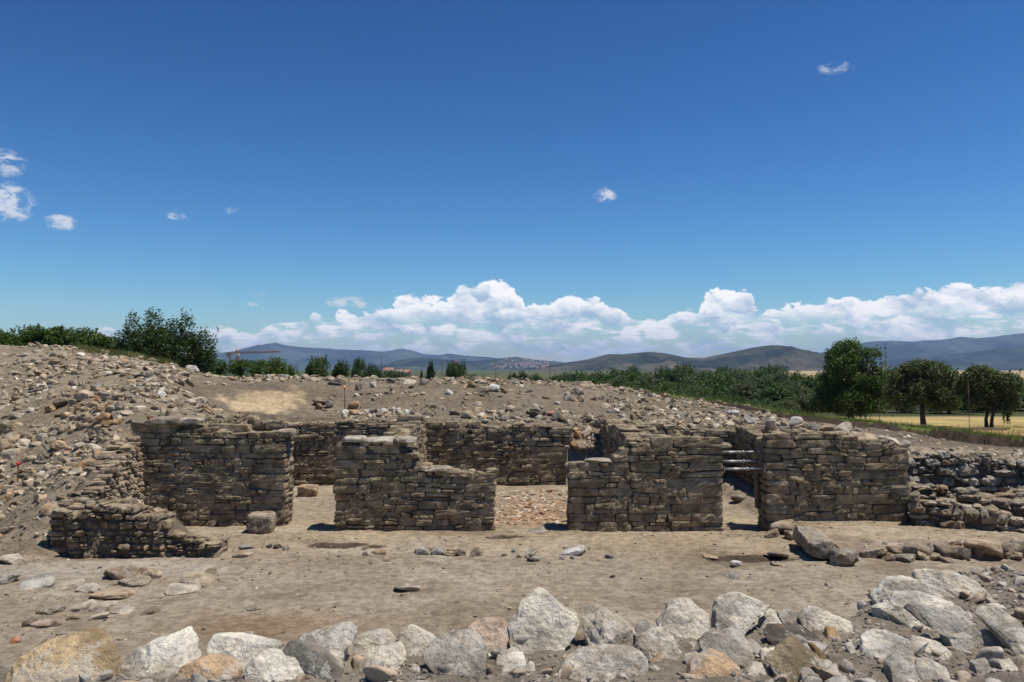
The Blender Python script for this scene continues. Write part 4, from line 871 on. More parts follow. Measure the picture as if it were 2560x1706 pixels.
def tree_mesh(kind, H, W, seed, n, leaf, cols, trunk_h=.25, trunks=1, blobs=None, gap=-.12, spikes=0, flat=1.0, base_lift=0.0):
    """-> (crown mesh, trunk mesh) with the origin on the ground"""
    rng = np.random.default_rng(seed)
    if blobs is None:
        blobs = []; z0 = H * trunk_h
        for i in range(13):
            a = rng.random() * 6.28; rr = W * .5 * rng.uniform(.1, .74); zz = z0 + (H - z0) * rng.uniform(.28, .74)
            r = W * rng.uniform(.12, .31); blobs.append((rr * math.cos(a), rr * math.sin(a) * .9, zz, r, min(r * flat, (H - zz), zz - z0 * .8)))
        blobs.append((0, 0, z0 + (H - z0) * .58, W * .30, (H - z0) * .42))
    P = crown_pts(blobs, n, rng, 4.2 / max(W, .5), gap, seed)
    if spikes:
        for i in range(spikes):
            b = blobs[rng.integers(len(blobs))]; x, y = b[0] + rng.normal(0, .5) * b[3], b[1] + rng.normal(0, .5) * b[3]
            z1 = b[2] + b[4] * rng.uniform(.7, 1.25); m_ = 26; tt = rng.random(m_)
            P = np.concatenate([P, np.stack([x + rng.normal(0, .03, m_) + tt * rng.normal(0, .1), y + rng.normal(0, .03, m_), z1 - .25 * H * (1 - tt)], 1)])
    P[:, 2] = np.maximum(P[:, 2], .02)
    V, Q, c = leaf_quads(P, leaf, rng, cols=cols)
    crown = mesh_np('crown', V, Q, [M['leaf']], False, c)
    mb = MB(4)
    for t_ in range(trunks):
        a = rng.random() * 6.28; off = (.16 * W * (trunks > 1)) * np.array([math.cos(a), math.sin(a)])
        r0 = (.035 * H if kind != 'bush' else .015 * H) / math.sqrt(trunks); hz = H * max(trunk_h, .2) * 1.15
        pth = [np.array([off[0] * .6, off[1] * .6, -.2]), np.array([off[0] * .8 + rng.normal(0, .02) * H, off[1] * .8, hz * .5]), np.array([off[0] + rng.normal(0, .02) * H, off[1], hz])]
        mb.add(*tube(pth, [r0 * 1.35, r0, r0 * .85], 8))
        for k in range(5):
            b = blobs[rng.integers(len(blobs))]; e_ = np.array([b[0], b[1], b[2]]); s_ = pth[2]
            mb.add(*tube([s_, s_ * .5 + e_ * .5 + rng.normal(0, .03, 3) * H, e_], [r0 * .6, r0 * .4, r0 * .15], 6))
    trunk = mb.mesh('trunk', [M['bark']])
    return crown, trunk
def plant(name, label, cat, loc, meshes, group=None, rot=0, s=(1, 1, 1), tintc=(1, 1, 1)):
    r = obj(name, None, None, loc, (0, 0, rot), s); tag(r, label, cat, group, 'thing')
    c_ = obj('crown', meshes[0], r); c_.color = (*tintc, 1); obj('trunk', meshes[1], r); return r
def gz(x, y): return float(terr(np.array([x]), np.array([y]), False)[0])
def spot(px, Y): x = (px - 1280) * Y / F; return (x, Y, gz(x, Y) - .05)
# large shrub on the left crest
Yb = 27.2; sc = Yb / F
def bb(px, py, rx, rz): p = at(px, py, Yb); return (p[0], 0, p[2], rx * sc, rz * sc)
base = at(420, 922, Yb)
bl = [bb(330, 835, 45, 40), bb(310, 868, 38, 34), bb(345, 795, 22, 40), bb(362, 778, 18, 34), bb(395, 795, 22, 46), bb(405, 840, 45, 50), bb(382, 880, 45, 30), bb(440, 810, 24, 40), bb(468, 800, 20, 44), bb(478, 780, 10, 26), bb(455, 850, 48, 45), bb(505, 838, 34, 38), bb(525, 862, 26, 30), bb(490, 880, 40, 30), bb(440, 890, 40, 28), bb(520, 890, 24, 22), bb(400, 845, 62, 52), bb(445, 862, 66, 44), bb(365, 862, 50, 40)]
bl = [(a - base[0], rng_, z - base[2], r, h) for (a, _, z, r, h), rng_ in zip(bl, np.random.default_rng(1).uniform(-.5, .5, len(bl)))]
ms = tree_mesh('bush', 2.6, 3.2, 71, 26000, .042, GRN, .02, 4, bl, -.34, 16)
plant('large_shrub', 'large dark green shrub with upright shoots on the crest of the left spoil heap', 'shrub', (base[0], Yb, base[2] - .3), ms)
# leafy plants along the left crest, each one a plant of its own
vm = [tree_mesh('bush', .85, 1.25, 80 + i, 2600, .045, LIM, .02, 2, None, -.2, 5) for i in range(4)]
rng = np.random.default_rng(5)
tops = [(-30,820),(18,833),(52,838),(85,818),(118,826),(150,820),(182,828),(214,822),(243,838),(268,852),(292,868)]
ORDN = ['leftmost of the leafy vine plants along the left crest'] + [f'{ORD[k]} from left of the leafy vine plants along the left crest' for k in range(1, 10)] + ['rightmost of the leafy vine plants, next to the large dark shrub']
for i, (px, py) in enumerate(tops):
    Yv = 27.6 + rng.uniform(-.3, .5); p = at(px, py, Yv); zb = at(px, np.interp(px, [0,150,300], [862,872,892]), Yv)[2] - .25
    h = p[2] - zb; plant('vine_plant', ORDN[i], 'plant', (p[0], Yv, zb), vm[i % 4], 'leafy vine plants along the left crest', rng.random() * 6, (1.05, 1.05, h / .82))
# shrubs and small trees behind the rear bank
far_m = {'round': [tree_mesh('tree', 3.6, 3.6, 110 + i, 6000, .11, GRN, .03, 1, None, -.3, 16) for i in range(3)], 'olive': [tree_mesh('tree', 3.6, 4.0, 120 + i, 6000, .10, OLV, .05, 1, None, -.3, 16, flat=.9) for i in range(3)],
         'loose': [tree_mesh('bush', 3.0, 3.4, 130 + i, 3200, .10, LIM, .02, 3, None, -.05, 18) for i in range(3)], 'tall': [tree_mesh('tree', 4.5, 2.6, 140 + i, 3600, .12, GRN, .22, 1, None, -.2) for i in range(2)]}
def put(kind, px, pytop, pybase, wpx, Y, label, name='tree', cat='tree', group='trees and bushes on the plain', tc=(1, 1, 1), sd=0):
    rng = np.random.default_rng(sd + int(px * 7)); ms = far_m[kind][rng.integers(len(far_m[kind]))]
    bx = {'round': (3.6, 3.6), 'olive': (3.6, 4.0), 'loose': (3.0, 3.4), 'tall': (4.5, 2.6)}[kind]
    x = (px - 1280) * Y / F; zt = at(px, pytop, Y)[2]; zg = gz(x, Y) - .1; zb = min(at(px, pybase, Y)[2], zt - .3) if pybase else zg
    zb = min(zb, zg) if pybase is None else zb
    zb = min(zb, zg)
    H = zt - zb; w = wpx * Y / F
    return plant(name, label, cat, (x, Y, zb), ms, group, rng.random() * 6.28, (w / bx[1], w / bx[1], H / bx[0]), tc)
put('loose', 545, 893, None, 90, 38, 'low hazy green bush directly right of the large dark shrub', 'bush', 'bush')
put('loose', 600, 897, None, 100, 40, 'bush in front of the tower crane mast', 'bush', 'bush')
put('loose', 650, 898, None, 80, 39, 'bush below the right half of the crane jib', 'bush', 'bush', tc=(1.1, 1.1, 1))
put('loose', 690, 890, None, 85, 36, 'wispy light green bush with thin upright stems, left of the round tree', 'bush', 'bush', tc=(1.25, 1.2, 1.1))
put('loose', 725, 908, None, 50, 37, 'small light green bush touching the round tree', 'bush', 'bush', tc=(1.2, 1.2, 1))
put('round', 787, 893, None, 72, 60, 'round dense green tree standing alone before the blue mountain', tc=(1.3, 1.35, 1))
put('round', 855, 897, None, 60, 62, 'green tree with a rod rising beside its crown, right of the round dense tree', tc=(1.1, 1.15, 1))
put('loose', 893, 893, None, 46, 60, 'airy small tree on the shoulder of the green tree', tc=(1, 1, 1.1))
put('round', 930, 908, None, 62, 64, 'low dark green tree sloping down to the right of the airy tree')
put('tall', 1077, 901, None, 31, 90, 'slim dark oval tree alone behind the rear bank', tc=(.75, .75, .8))
put('tall', 1054, 925, None, 12, 140, 'tiny distant tree left of the slim oval tree', tc=(.8, .8, .8))
put('round', 1135, 905, None, 66, 62, 'broad pyramid shaped green bush behind a red topped rod', 'bush', 'bush', tc=(1.05, 1.05, 1))
for k, (px, py, w, Y, lab) in enumerate([(985,927,60,150,'low dark hedge bush left of the tiny distant tree'),(1020,931,50,160,'flat distant bush just left of the slim oval tree'),(1180,935,60,150,'low bush right of the broad pyramid shaped bush'),(1282,930,46,170,'dark bush under the hillside village'),(1306,926,34,175,'small upright dark bush under the hillside village'),(1340,934,60,165,'low green bush left of the middle rods')]):
    put('round', px, py, None, w, Y, lab, 'bush', 'bush', tc=(.9, .9, .9), sd=k)
BELT = [(1425,936,50,140,'olive'),(1400,938,50,150,'round'),(1470,940,60,85,'round'),(1550,945,70,75,'olive'),(1600,950,70,72,'round'),(1655,955,70,72,'round'),(1705,962,70,70,'olive'),(1745,968,70,70,'round'),(1640,930,60,130,'olive'),(1830,925,60,170,'olive'),(1780,928,60,160,'round'),(2060,930,60,140,'olive'),(2070,950,70,90,'round'),(1452,930,48,110,'round'),(1490,932,52,100,'olive'),(1535,925,60,95,'round'),(1583,917,40,150,'round'),(1578,935,46,90,'loose'),(1618,938,66,85,'olive'),(1660,922,44,120,'tall'),(1692,925,52,110,'round'),(1718,915,34,160,'round'),(1722,940,66,85,'olive'),(1755,930,60,120,'olive'),(1800,921,26,220,'round'),(1772,950,60,80,'round'),
 (1810,938,70,95,'round'),(1845,928,64,130,'olive'),(1880,925,60,140,'round'),(1925,918,44,170,'round'),(1860,950,70,82,'olive'),(1905,945,76,90,'round'),(1950,930,60,130,'olive'),(1990,932,60,130,'round'),(1945,960,70,75,'round'),(1990,955,76,78,'olive'),(2030,938,70,100,'round'),(2022,985,70,66,'olive'),(1700,985,50,62,'loose'),(1830,985,66,66,'round'),(1780,990,60,64,'round'),(1900,995,66,64,'round'),(1960,1000,60,62,'olive'),
 (1655,985,70,66,'olive'),(2240,958,60,90,'olive'),(2280,968,60,90,'round'),(2215,925,60,110,'loose'),(2395,935,70,100,'olive'),(2530,960,90,80,'round'),(2465,955,80,95,'round'),(2330,975,70,90,'round'),(2400,980,60,85,'round'),(2580,990,90,75,'round'),(2200,985,80,72,'round'),(2260,1000,60,70,'olive'),(2370,1000,70,68,'round'),(2440,1000,80,72,'round'),(2500,985,90,78,'olive'),(2560,960,90,110,'round'),(2300,945,80,120,'round'),(2430,950,90,130,'round'),(2200,950,70,130,'olive')]
hue = {'round': 'dark green', 'olive': 'grey green', 'loose': 'light green', 'tall': 'slender dark'}
seq = {}
BELT = [(px, py, w, (Y + 14 if (px > 2150 and Y < 92) else Y), kd) for px, py, w, Y, kd in BELT]
for k, (px, py, w, Y, kd) in enumerate(sorted(BELT)):
    far_ = 'far' if Y > 105 else ('front' if Y < 75 else 'middle')
    side = 'scrub belt' if px < 2050 else 'band behind the olives'
    seq.setdefault((kd, far_, side), []).append((px, py, w, Y, kd))
for (kd, far_, side), lst in seq.items():
    for j, (px, py, w, Y, _) in enumerate(lst):
        row = {'far': 'far row', 'front': 'front row', 'middle': 'middle row'}[far_]
        pos = '' if len(lst) == 1 else ('leftmost ' if j == 0 else ('rightmost ' if j == len(lst) - 1 else ORD[j] + ' from left '))
        put(kd, px, py - (4 if Y > 75 else 0), None, w * 1.75, Y, (f'{pos}{hue[kd]} bush in the {row} of the {side}' if pos else f'only {hue[kd]} bush in the {row} of the {side}'), 'bush', 'bush', 'bushes of the dark scrub belt', ((1.05, 1.13, .92) if kd != 'loose' else (1, 1, .85)), k)
# the three large trees on the right
Yt = 58
def tb(px, py, rx, rz, Y, b): p = at(px, py, Y); s_ = Y / F; return (p[0] - b[0], float(np.random.default_rng(int(px)).uniform(-.6, .6)), p[2] - b[2], rx * s_, rz * s_)
def big(label, Y, basepx, blobs, n, leaf, cols, th, trunks, seed, tc, name='tree', gap=-.2):
    b = spot(basepx, Y); bl_ = [tb(*q, Y, b) for q in blobs]
    ztop = max(q[2] + q[4] for q in bl_); wid = max(q[0] + q[3] for q in bl_) - min(q[0] - q[3] for q in bl_)
    return plant(name, label, 'tree', b, tree_mesh('tree', ztop, wid, seed, n, leaf, cols, th, trunks, bl_, gap, 60), None, 0, (1, 1, 1), tc)
big('largest broad dark green tree, foliage down to the ground, left of the two olive trees', 57, 2128, [(2130,880,45,34),(2100,905,45,38),(2165,905,38,38),(2085,950,36,40),(2130,945,60,50),(2175,960,36,50),(2110,1000,55,40),(2160,1005,50,38),(2075,985,26,30),(2195,1000,26,34),(2120,868,20,18),(2150,866,14,14),(2072,888,12,14),(2066,935,26,34),(2192,935,26,36),(2060,1010,30,26),(2205,1012,24,24),(2180,890,22,24),(2085,905,24,26)], 30000, .085, GRN, .06, 1, 201, (1.25, 1.35, 1.0), gap=-.22)
big('olive tree with one straight trunk and a rounded crown, between two larger trees', 52, 2307, [(2310,930,50,30),(2275,945,36,34),(2350,940,42,36),(2300,965,55,34),(2385,960,22,34),(2262,968,22,30),(2355,985,40,24),(2350,1010,20,18),(2285,990,26,20),(2240,985,22,34),(2265,1000,30,20),(2370,1004,34,22),(2330,1000,30,14)], 22000, .085, OLV, .30, 1, 202, (1.12, 1.22, .9), 'olive_tree', -.2)
big('olive tree with two forked trunks at the right edge, low branch touching the ground', 48, 2458, [(2450,935,30,22),(2440,955,36,34),(2480,950,36,30),(2510,965,34,34),(2470,985,46,30),(2425,975,26,34),(2530,985,28,34),(2520,1012,26,20),(2505,1028,12,14),(2545,1005,14,22),(2420,990,16,26),(2430,1005,24,16),(2500,1005,34,22)], 20000, .08, OLV, .28, 2, 203, (1.1, 1.2, .88), 'olive_tree', -.2)
# mounds of dark earth at the foot of the olive trees
for lab, px, py, wpx, Y in (('low mound of dark dug earth round the single trunk of the olive tree', 2307, 1043, 100, 50), ('low mound of dark dug earth round the forked trunks of the olive tree', 2462, 1050, 115, 46)):
    rng = np.random.default_rng(px); V, Fc = rock_V(4, rng, 4, (.8, .97), .16, 2.0, px); V = V / np.abs(V).max(0); w = wpx * Y / F / 2; x, y, z = spot(px, Y)
    mb = MB(3); mb.add(V * (w, w * .8, .24), Fc, (.11, .085, .06)); tag(obj('earth_mound', mb.mesh('earth_mound', [M['soil']]), loc=(x, y, z)), lab, 'earth mound', None, 'thing')
# grass along the lip and on the field
def blades(name, label, P, h, cols, seed, wdt=.006, lean=.4):
    rng = np.random.default_rng(seed); n = len(P); a = rng.random(n) * 6.28; d = np.stack([np.cos(a), np.sin(a), np.zeros(n)], 1)
    hh = h * rng.uniform(.4, 1.3, n)[:, None]; ln = np.stack([rng.normal(0, lean, n), rng.normal(0, lean, n), np.ones(n)], 1); w = wdt * rng.uniform(.7, 1.4, n)[:, None]
    V = np.stack([P - d * w, P + d * w, P + ln * hh], 1).reshape(-1, 3); c = np.array(cols)[rng.integers(len(cols), size=n)] * rng.uniform(.7, 1.3, n)[:, None]
    o = obj(name, mesh_np(name, V, np.arange(3 * n).reshape(n, 3), [M['grass']], False, np.repeat(c, 3, 0))); o.color = (1, 1, 1, 1)
    return tag(o, label, 'grass', None, 'stuff')
def field_pts(n, x0, x1, d0, d1, seed, den):
    rng = np.random.default_rng(seed); X = rng.uniform(x0, x1, n); Y = edgeY(X) + rng.uniform(d0, d1, n) ** 1.0
    k = rng.random(n) < den(X, Y, rng); X, Y = X[k], Y[k]; return np.stack([X, Y, terr(X, Y) - .01], 1)
P = field_pts(60000, 3.6, 24, .15, 5.5, 1, lambda X, Y, r: (np.clip(.55 + n2(X * .6, Y * .6, 3, .5, 91), 0, 1)) * sstep(5.5, 1.0, Y - edgeY(X)) * sstep(3.4, 5, X))
blades('lip_grass', 'green grass along the lip of the dug bank on the right', P, .17, [(.15, .19, .05), (.12, .16, .04), (.25, .23, .09), (.18, .20, .06)], 1, .012)
P = field_pts(30000, 6, 42, 3, 24, 2, lambda X, Y, r: np.clip(.35 + n2(X * .3, Y * .3, 3, .5, 92), 0, 1))
blades('straw_stubble', 'dry straw coloured grass on the field under the olive trees', P, .16, [(.48, .36, .16), (.42, .31, .14), (.36, .28, .12)], 2, .016)
P = field_pts(7000, 4.5, 11.5, .6, 6, 3, lambda X, Y, r: np.clip(n2(X * .5, Y * .5, 3, .5, 93) + .25, 0, 1))
blades('tall_grass', 'tall pale green grass below the scrub belt', P, .34, [(.16, .22, .08), (.13, .18, .06), (.28, .28, .13)], 3, .012, .22)
Xl = np.random.default_rng(4).uniform(-13.5, -10.2, 5000); P = np.stack([Xl, edgeY(Xl) + np.random.default_rng(6).uniform(-.25, .8, 5000)], 1); P = np.column_stack([P, terr(P[:, 0], P[:, 1]) - .01])
blades('crest_grass', 'short green grass along the crest of the left spoil heap', P, .16, [(.15, .17, .05), (.11, .14, .04), (.22, .20, .09)], 4, .01)
# dead stalks on the spoil slope
for lab, pts_ in (('dry bent plant stalk lying on the left spoil slope', [(965,370),(1010,430),(1060,500),(1100,560)]), ('short dry twig standing on the left spoil slope', [(325,535),(340,480),(348,410)]), ('long dry stem sagging across the stones low on the left spoil slope', [(460,1000),(520,1060),(560,1130),(650,1220)])):
    W = []
    for (x, y) in pts_:
        px, py = x * .2125, 860 + y * .2125; g = hit(px, py); W.append(g + np.array([0, -.15, .06]))
    V, Q = tube(W, [.008] * len(W), 5); tag(obj('dry_stalk', mesh_np('dry_stalk', V, Q, [M['straw']], True)), lab, 'dry stalk', None, 'thing')
# ------------------------------------------------------------------ rods and stakes
def rod(label, px, ytop, ybot, Y, cap=None, r=.011, mat='rusty_iron', group='iron rods round the excavation', z=None):
    b = at(px, ybot, Y); zt = at(px, ytop, Y)[2]; zb = (gz(b[0], Y) if z is None else z) - .15; zb = min(zb, b[2])
    root = obj('iron_rod', None, None, (b[0], Y, zb)); tag(root, label, 'rod', group, 'thing')
    rng = np.random.default_rng(int(px)); H = zt - zb; ln = rng.normal(0, .012, 2) * H
    V, Q = tube([(0, 0, 0), (ln[0] * .5, ln[1] * .5, H * .5), (ln[0], ln[1], H)], [r] * 3, 6); obj('shaft', mesh_np('shaft', V, Q, [M[mat]], True), root)
    if cap:
        V, Q = tube([(ln[0], ln[1], H - .05), (ln[0], ln[1], H - .01), (ln[0], ln[1], H + .03)], [.032, .034, .022], 10)
        obj('safety_cap', mesh_np('safety_cap', V, Q, [M[cap]], True), root)
rod('iron stake with a red cap at the left foot of the spoil slope', 43, 1158, 1250, 17.3, 'red_cap', .012, group=None)
rod('iron stake with an orange cap on the ledge above the first room', 862, 968, 1024, 22.8, 'orange_cap', .012, group=None)
for lab, px, a, b, Y, cp in [('thin iron rod rising from the crown of the round dense tree', 803, 886, 942, 31, None), ('iron rod between the low dark tree and the slim oval tree', 953, 891, 944, 31, None), ('short iron rod with a red cap on the rear crest', 1025, 929, 948, 28.5, 'red_cap'),
  ('iron rod just right of the slim oval tree', 1106, 899, 946, 31, None), ('iron rod with a red tip in front of the pyramid shaped bush', 1140, 905, 950, 30, 'red_cap'), ('tallest iron rod in the middle, left of the hillside village', 1240, 899, 953, 30, None),
  ('iron rod standing right of the hillside village', 1375, 907, 957, 31, None), ('iron rod before the low middle hill', 1507, 914, 962, 32, None), ('iron rod in front of the scrub belt', 1629, 928, 980, 33, None),
  ('iron rod on the straw field between the broad tree and the single trunk olive', 2199, 998, 1044, 37, None), ('iron rod before the forked olive tree', 2424, 956, 1066, 34, None)]:
    rod(lab, px, a, b, Y, cp)
# ------------------------------------------------------------------ shoring props in the right doorway
def prop(label, xa, xb, y, z, wood=False):
    root = obj('shoring_prop', None, None, (xa, y, z)); tag(root, label, 'steel prop', 'steel shoring props in the right doorway', 'thing'); Lp = xb - xa
    V, Q = tube([(.01, 0, 0), (Lp * .55, 0, .004)], [.023, .023], 14); obj('outer_tube', mesh_np('outer_tube', V, Q, [M['galvanised_steel']], True), root)
    V, Q = tube([(Lp * .5, 0, .004), (Lp - .01, 0, .012)], [.017, .017], 14); obj('inner_tube', mesh_np('inner_tube', V, Q, [M['galvanised_steel']], True), root)
    V, Q = tube([(Lp * .54, 0, .004), (Lp * .60, 0, .004)], [.031, .031], 14); obj('collar', mesh_np('collar', V, Q, [M['galvanised_steel']], True), root)
    for x in (.0, Lp - .012):
        T, Q = boxgrid(2, 2, 2); obj('end_plate', mesh_np('end_plate', T * (.006, .06, .06) + (x + .006, 0, .004), Q, [M['galvanised_steel']], False), root)
xa = Xat(1808, WY) ; xb = Xat(1908, WY)
prop('upper steel shoring prop with a rusty left end, across the right doorway', xa + .06, xb + .12, WY + .62, at(1850, 1131, WY + .62)[2])
prop('middle steel shoring prop across the right doorway', xa + .01, xb + .06, WY + .38, at(1850, 1154, WY + .38)[2])
prop('lowest and nearest steel shoring prop across the right doorway', xa + .01, xb + .04, WY + .10, at(1850, 1173, WY + .10)[2])
def board(label, c, size, rot):
    T, Q = boxgrid(2, 2, 10); P = T * (np.array(size) / 2); P = P + .004 * np.stack([fbm(P * 9 + k * 5, 2, .5, k) for k in range(3)], 1)
    tag(obj('timber_board', mesh_np('timber_board', P, Q, [M['old_timber']], False), loc=c, rot=rot), label, 'board', None, 'thing')
p = at(1908, 1150, WY + .2); board('weathered timber board wedged behind the shoring props at the top of the door jamb', (xb + .035, WY + .30, p[2] + .05), (.035, .22, .62), (0, .12, 0))
p = at(1889, 1215, WY + .5); board('thin upright timber board standing in the right doorway', (xb - .02, WY + .46, p[2]), (.03, .14, .85), (.0, -.02, .1))
# ------------------------------------------------------------------ tower crane
Yc = 620.0
def cp(px, py): return at(px, py, Yc)
b = cp(592, 915); root = obj('tower_crane', None, None, (b[0], Yc, gz(b[0], Yc))); tag(root, 'orange brown tower crane far away behind the bushes on the left', 'crane', None, 'thing')
def lattice(a, c_, w, n, r):
    a, c_ = np.array(a, float), np.array(c_, float); d = c_ - a; d /= np.linalg.norm(d); u = np.cross(d, [0, 1, 0.01]); u /= np.linalg.norm(u); v = np.cross(d, u); mb = MB(4)
    cor = [(u * s1 + v * s2) * w / 2 for s1, s2 in ((-1, -1), (1, -1), (1, 1), (-1, 1))]
    for k in cor: mb.add(*tube([a + k, c_ + k], [r, r], 4))
    for i in range(n):
        p0 = a + (c_ - a) * i / n; p1 = a + (c_ - a) * (i + 1) / n
        for j in range(4): mb.add(*tube([p0 + cor[j], p1 + cor[(j + 1) % 4]], [r * .7] * 2, 4))
    return mb
zj = cp(592, 885)[2] - root.location[2]; jx1 = cp(700, 880)[0] - b[0]; jx0 = cp(566, 888)[0] - b[0]
obj('mast', lattice((0, 0, 0), (0, 0, zj + .5), 1.7, 14, .26).mesh('mast', [M['crane_orange']]), root)
obj('jib', lattice((.8, 0, zj + .8), (jx1, 0, zj + 1.8), 1.1, 22, .2).mesh('jib', [M['crane_orange']]), root)
obj('counter_jib', lattice((-.8, 0, zj + .8), (jx0, 0, zj), 1.2, 6, .2).mesh('counter_jib', [M['crane_orange']]), root)
obj('tower_top', lattice((0, 0, zj + .5), (0, 0, zj + 3.4), 1.1, 3, .2).mesh('tower_top', [M['crane_orange']]), root)
T, Q = boxgrid(2, 2, 2)
obj('counterweight', mesh_np('counterweight', T * (1.4, .9, 1.3) + (jx0 + 1.6, 0, zj - 1.0), Q, [M['crane_orange']], False), root)
obj('cab', mesh_np('cab', T * (.8, .9, 1.0) + (1.3, -1.2, zj - .6), Q, [M['white_plaster']], False), root)
# ------------------------------------------------------------------ hills and village
def hills(name, ridge, Y0, depth, col, seed, amp=.16, nx_=260, ny_=70, back=.6):
    pts_ = np.array([at(px, py, Y0) for px, py in ridge]); x = np.linspace(pts_[:, 0].min(), pts_[:, 0].max(), nx_); zc = np.interp(x, pts_[:, 0], pts_[:, 2]); zc = zc + .035 * np.maximum(zc, 0) * n2(x * 9.0 / depth, x * 0, 5, .6, seed + 9)
    v = np.concatenate([np.linspace(0, 1, ny_), 1 + np.linspace(.1, 1, 14) * back]); Xg, Vg = np.meshgrid(x, v); Zc = np.interp(Xg, x, zc)
    Yg = Y0 - depth * (1 - Vg); k = 3.0 / depth * 2
    rg = 1 - np.abs(fbm(np.stack([Xg * k * 1.5, Yg * k * .7, Xg * 0], -1).reshape(-1, 3), 6, .52, seed).reshape(Xg.shape)) * 2
    prf = np.where(Vg <= 1, Vg ** 1.35, 1 - (Vg - 1) / back * 1.0)
    env = np.sin(np.clip(Vg, 0, 1) * math.pi) ** .8
    Zg = -30 + (Zc + 30) * prf * (1 + amp * 3.2 * (rg - .55) * env) + (Zc + 30) * .025 * n2(Xg.ravel() * .004, Yg.ravel() * .004, 5, .6, seed + 4).reshape(Xg.shape) * np.clip(Vg, 0, 1)
    n1_, n2__ = len(v), nx_; I = np.arange(n1_ * n2__).reshape(n1_, n2__)
    Q = np.stack([I[:-1, :-1].ravel(), I[:-1, 1:].ravel(), I[1:, 1:].ravel(), I[1:, :-1].ravel()], 1)
    return tag(obj(name, mesh_np(name, np.stack([Xg.ravel(), Yg.ravel(), Zg.ravel()], 1), Q, [M['hill']], True, np.array(col))), kind='structure'), (Xg, Yg, Zg)
hills('mountains', [(380,925),(440,918),(500,905),(545,892),(575,879),(620,876),(660,862),(690,858),(720,864),(780,871),(820,873),(860,874),(900,875),(960,880),(985,876),(1005,872),(1030,876),(1060,886),(1100,889),(1125,884),(1160,889),(1220,893),(1300,902),(1400,912),(1560,925)], 9000, 2600, (.030, .045, .042), 301, .18)
hills('mountains', [(1900,925),(1960,905),(2010,885),(2060,880),(2110,868),(2150,858),(2200,852),(2250,853),(2275,855),(2310,850),(2370,847),(2400,841),(2440,845),(2500,840),(2560,833),(2700,826),(2850,850)], 8200, 2600, (.028, .042, .038), 302, .18)
hills('hills', [(880,925),(950,912),(1000,900),(1060,893),(1110,899),(1150,903),(1200,902),(1250,896),(1290,892),(1340,900),(1400,905),(1440,911),(1500,925)], 5200, 1500, (.030, .042, .032), 303, .2)
_, HG = hills('hills', [(1300,925),(1360,915),(1420,906),(1470,899),(1520,886),(1560,886),(1620,880),(1660,884),(1710,894),(1760,895),(1830,881),(1880,869),(1925,864),(1960,866),(2000,878),(2040,895),(2090,910),(2140,925)], 3300, 1100, (.058, .058, .045), 304, .2)
hills('hills', [(2000,925),(2080,915),(2160,905),(2240,898),(2330,890),(2420,884),(2500,872),(2560,872),(2640,875),(2760,900),(2860,925)], 5600, 1500, (.028, .04, .032), 305, .2)
V0, HG2 = None, None
rng = np.random.default_rng(77)
def house_mesh(seed):
    rng = np.random.default_rng(seed); w, d, h, r = rng.uniform(5, 9), rng.uniform(5, 9), rng.uniform(5, 10), rng.uniform(1.5, 2.5)
    V = [(-w, -d, -6), (w, -d, -6), (w, d, -6), (-w, d, -6), (-w, -d, h), (w, -d, h), (w, d, h), (-w, d, h), (-w, 0, h + r), (w, 0, h + r)]
    Q = [(0, 1, 5, 4), (1, 2, 6, 5), (2, 3, 7, 6), (3, 0, 4, 7), (4, 5, 9, 8), (6, 7, 8, 9), (5, 6, 9, 9), (7, 4, 8, 8)]
    return mesh_np('village_house', V, Q, [M['house_plaster'], M['roof_tile']], False, None, [0, 0, 0, 0, 1, 1, 0, 0])
HM = [house_mesh(i) for i in range(5)]
dg = bpy.context.evaluated_depsgraph_get(); dg.update()
def drop_far(px, py):
    d = ray(px, py); ok, loc, *_ = scene.ray_cast(dg, Vector((0, 0, CZ)) + Vector(d) * 1000, Vector(d)); return loc if ok else None
for k in range(90):
    px = float(np.clip(rng.normal(1318, 34), 1235, 1385)); py = 912 + rng.normal(0, 6) - (px - 1318) * .06
    l = drop_far(px, min(py, 922))
    if l is None or l.y < 1500: continue
    tag(obj('village_house', HM[rng.integers(5)], loc=(l.x, l.y, l.z), rot=(0, 0, rng.random() * 3)), 'tiny pinkish house of the village on the far hillside', 'house', 'village on the far hillside', 'thing')
for px, py, w in ((972, 931, 24), (1018, 936, 14), (1000, 935, 16), (1075, 938, 16)):
    x = (px - 1280) * 420 / F; ww = w * 420 / F / 2
    V = [(-ww, -3, -4), (ww, -3, -4), (ww, 3, -4), (-ww, 3, -4), (-ww, -3, 3), (ww, -3, 3), (ww, 3, 3), (-ww, 3, 3), (-ww, 0, 4.4), (ww, 0, 4.4)]
    Q = [(0, 1, 5, 4), (1, 2, 6, 5), (2, 3, 7, 6), (3, 0, 4, 7), (4, 5, 9, 8), (6, 7, 8, 9), (5, 6, 9, 9), (7, 4, 8, 8)]
    tag(obj('farm_building', mesh_np('farm_building', V, Q, [M['house_plaster'], M['roof_tile']], False, None, [0, 0, 0, 0, 1, 1, 0, 0]), loc=(x, 420, at(px, py, 420)[2] - 2)),
      {972: 'widest low farm building with a pale orange wall, beyond the low dark tree', 1018: 'tiny farm building just left of the tiny distant tree', 1000: 'small farm building in the middle of the far farm row', 1075: 'farm building half hidden behind the slim oval tree'}[px], 'farm building', None, 'thing')
HAZE = 8e-5
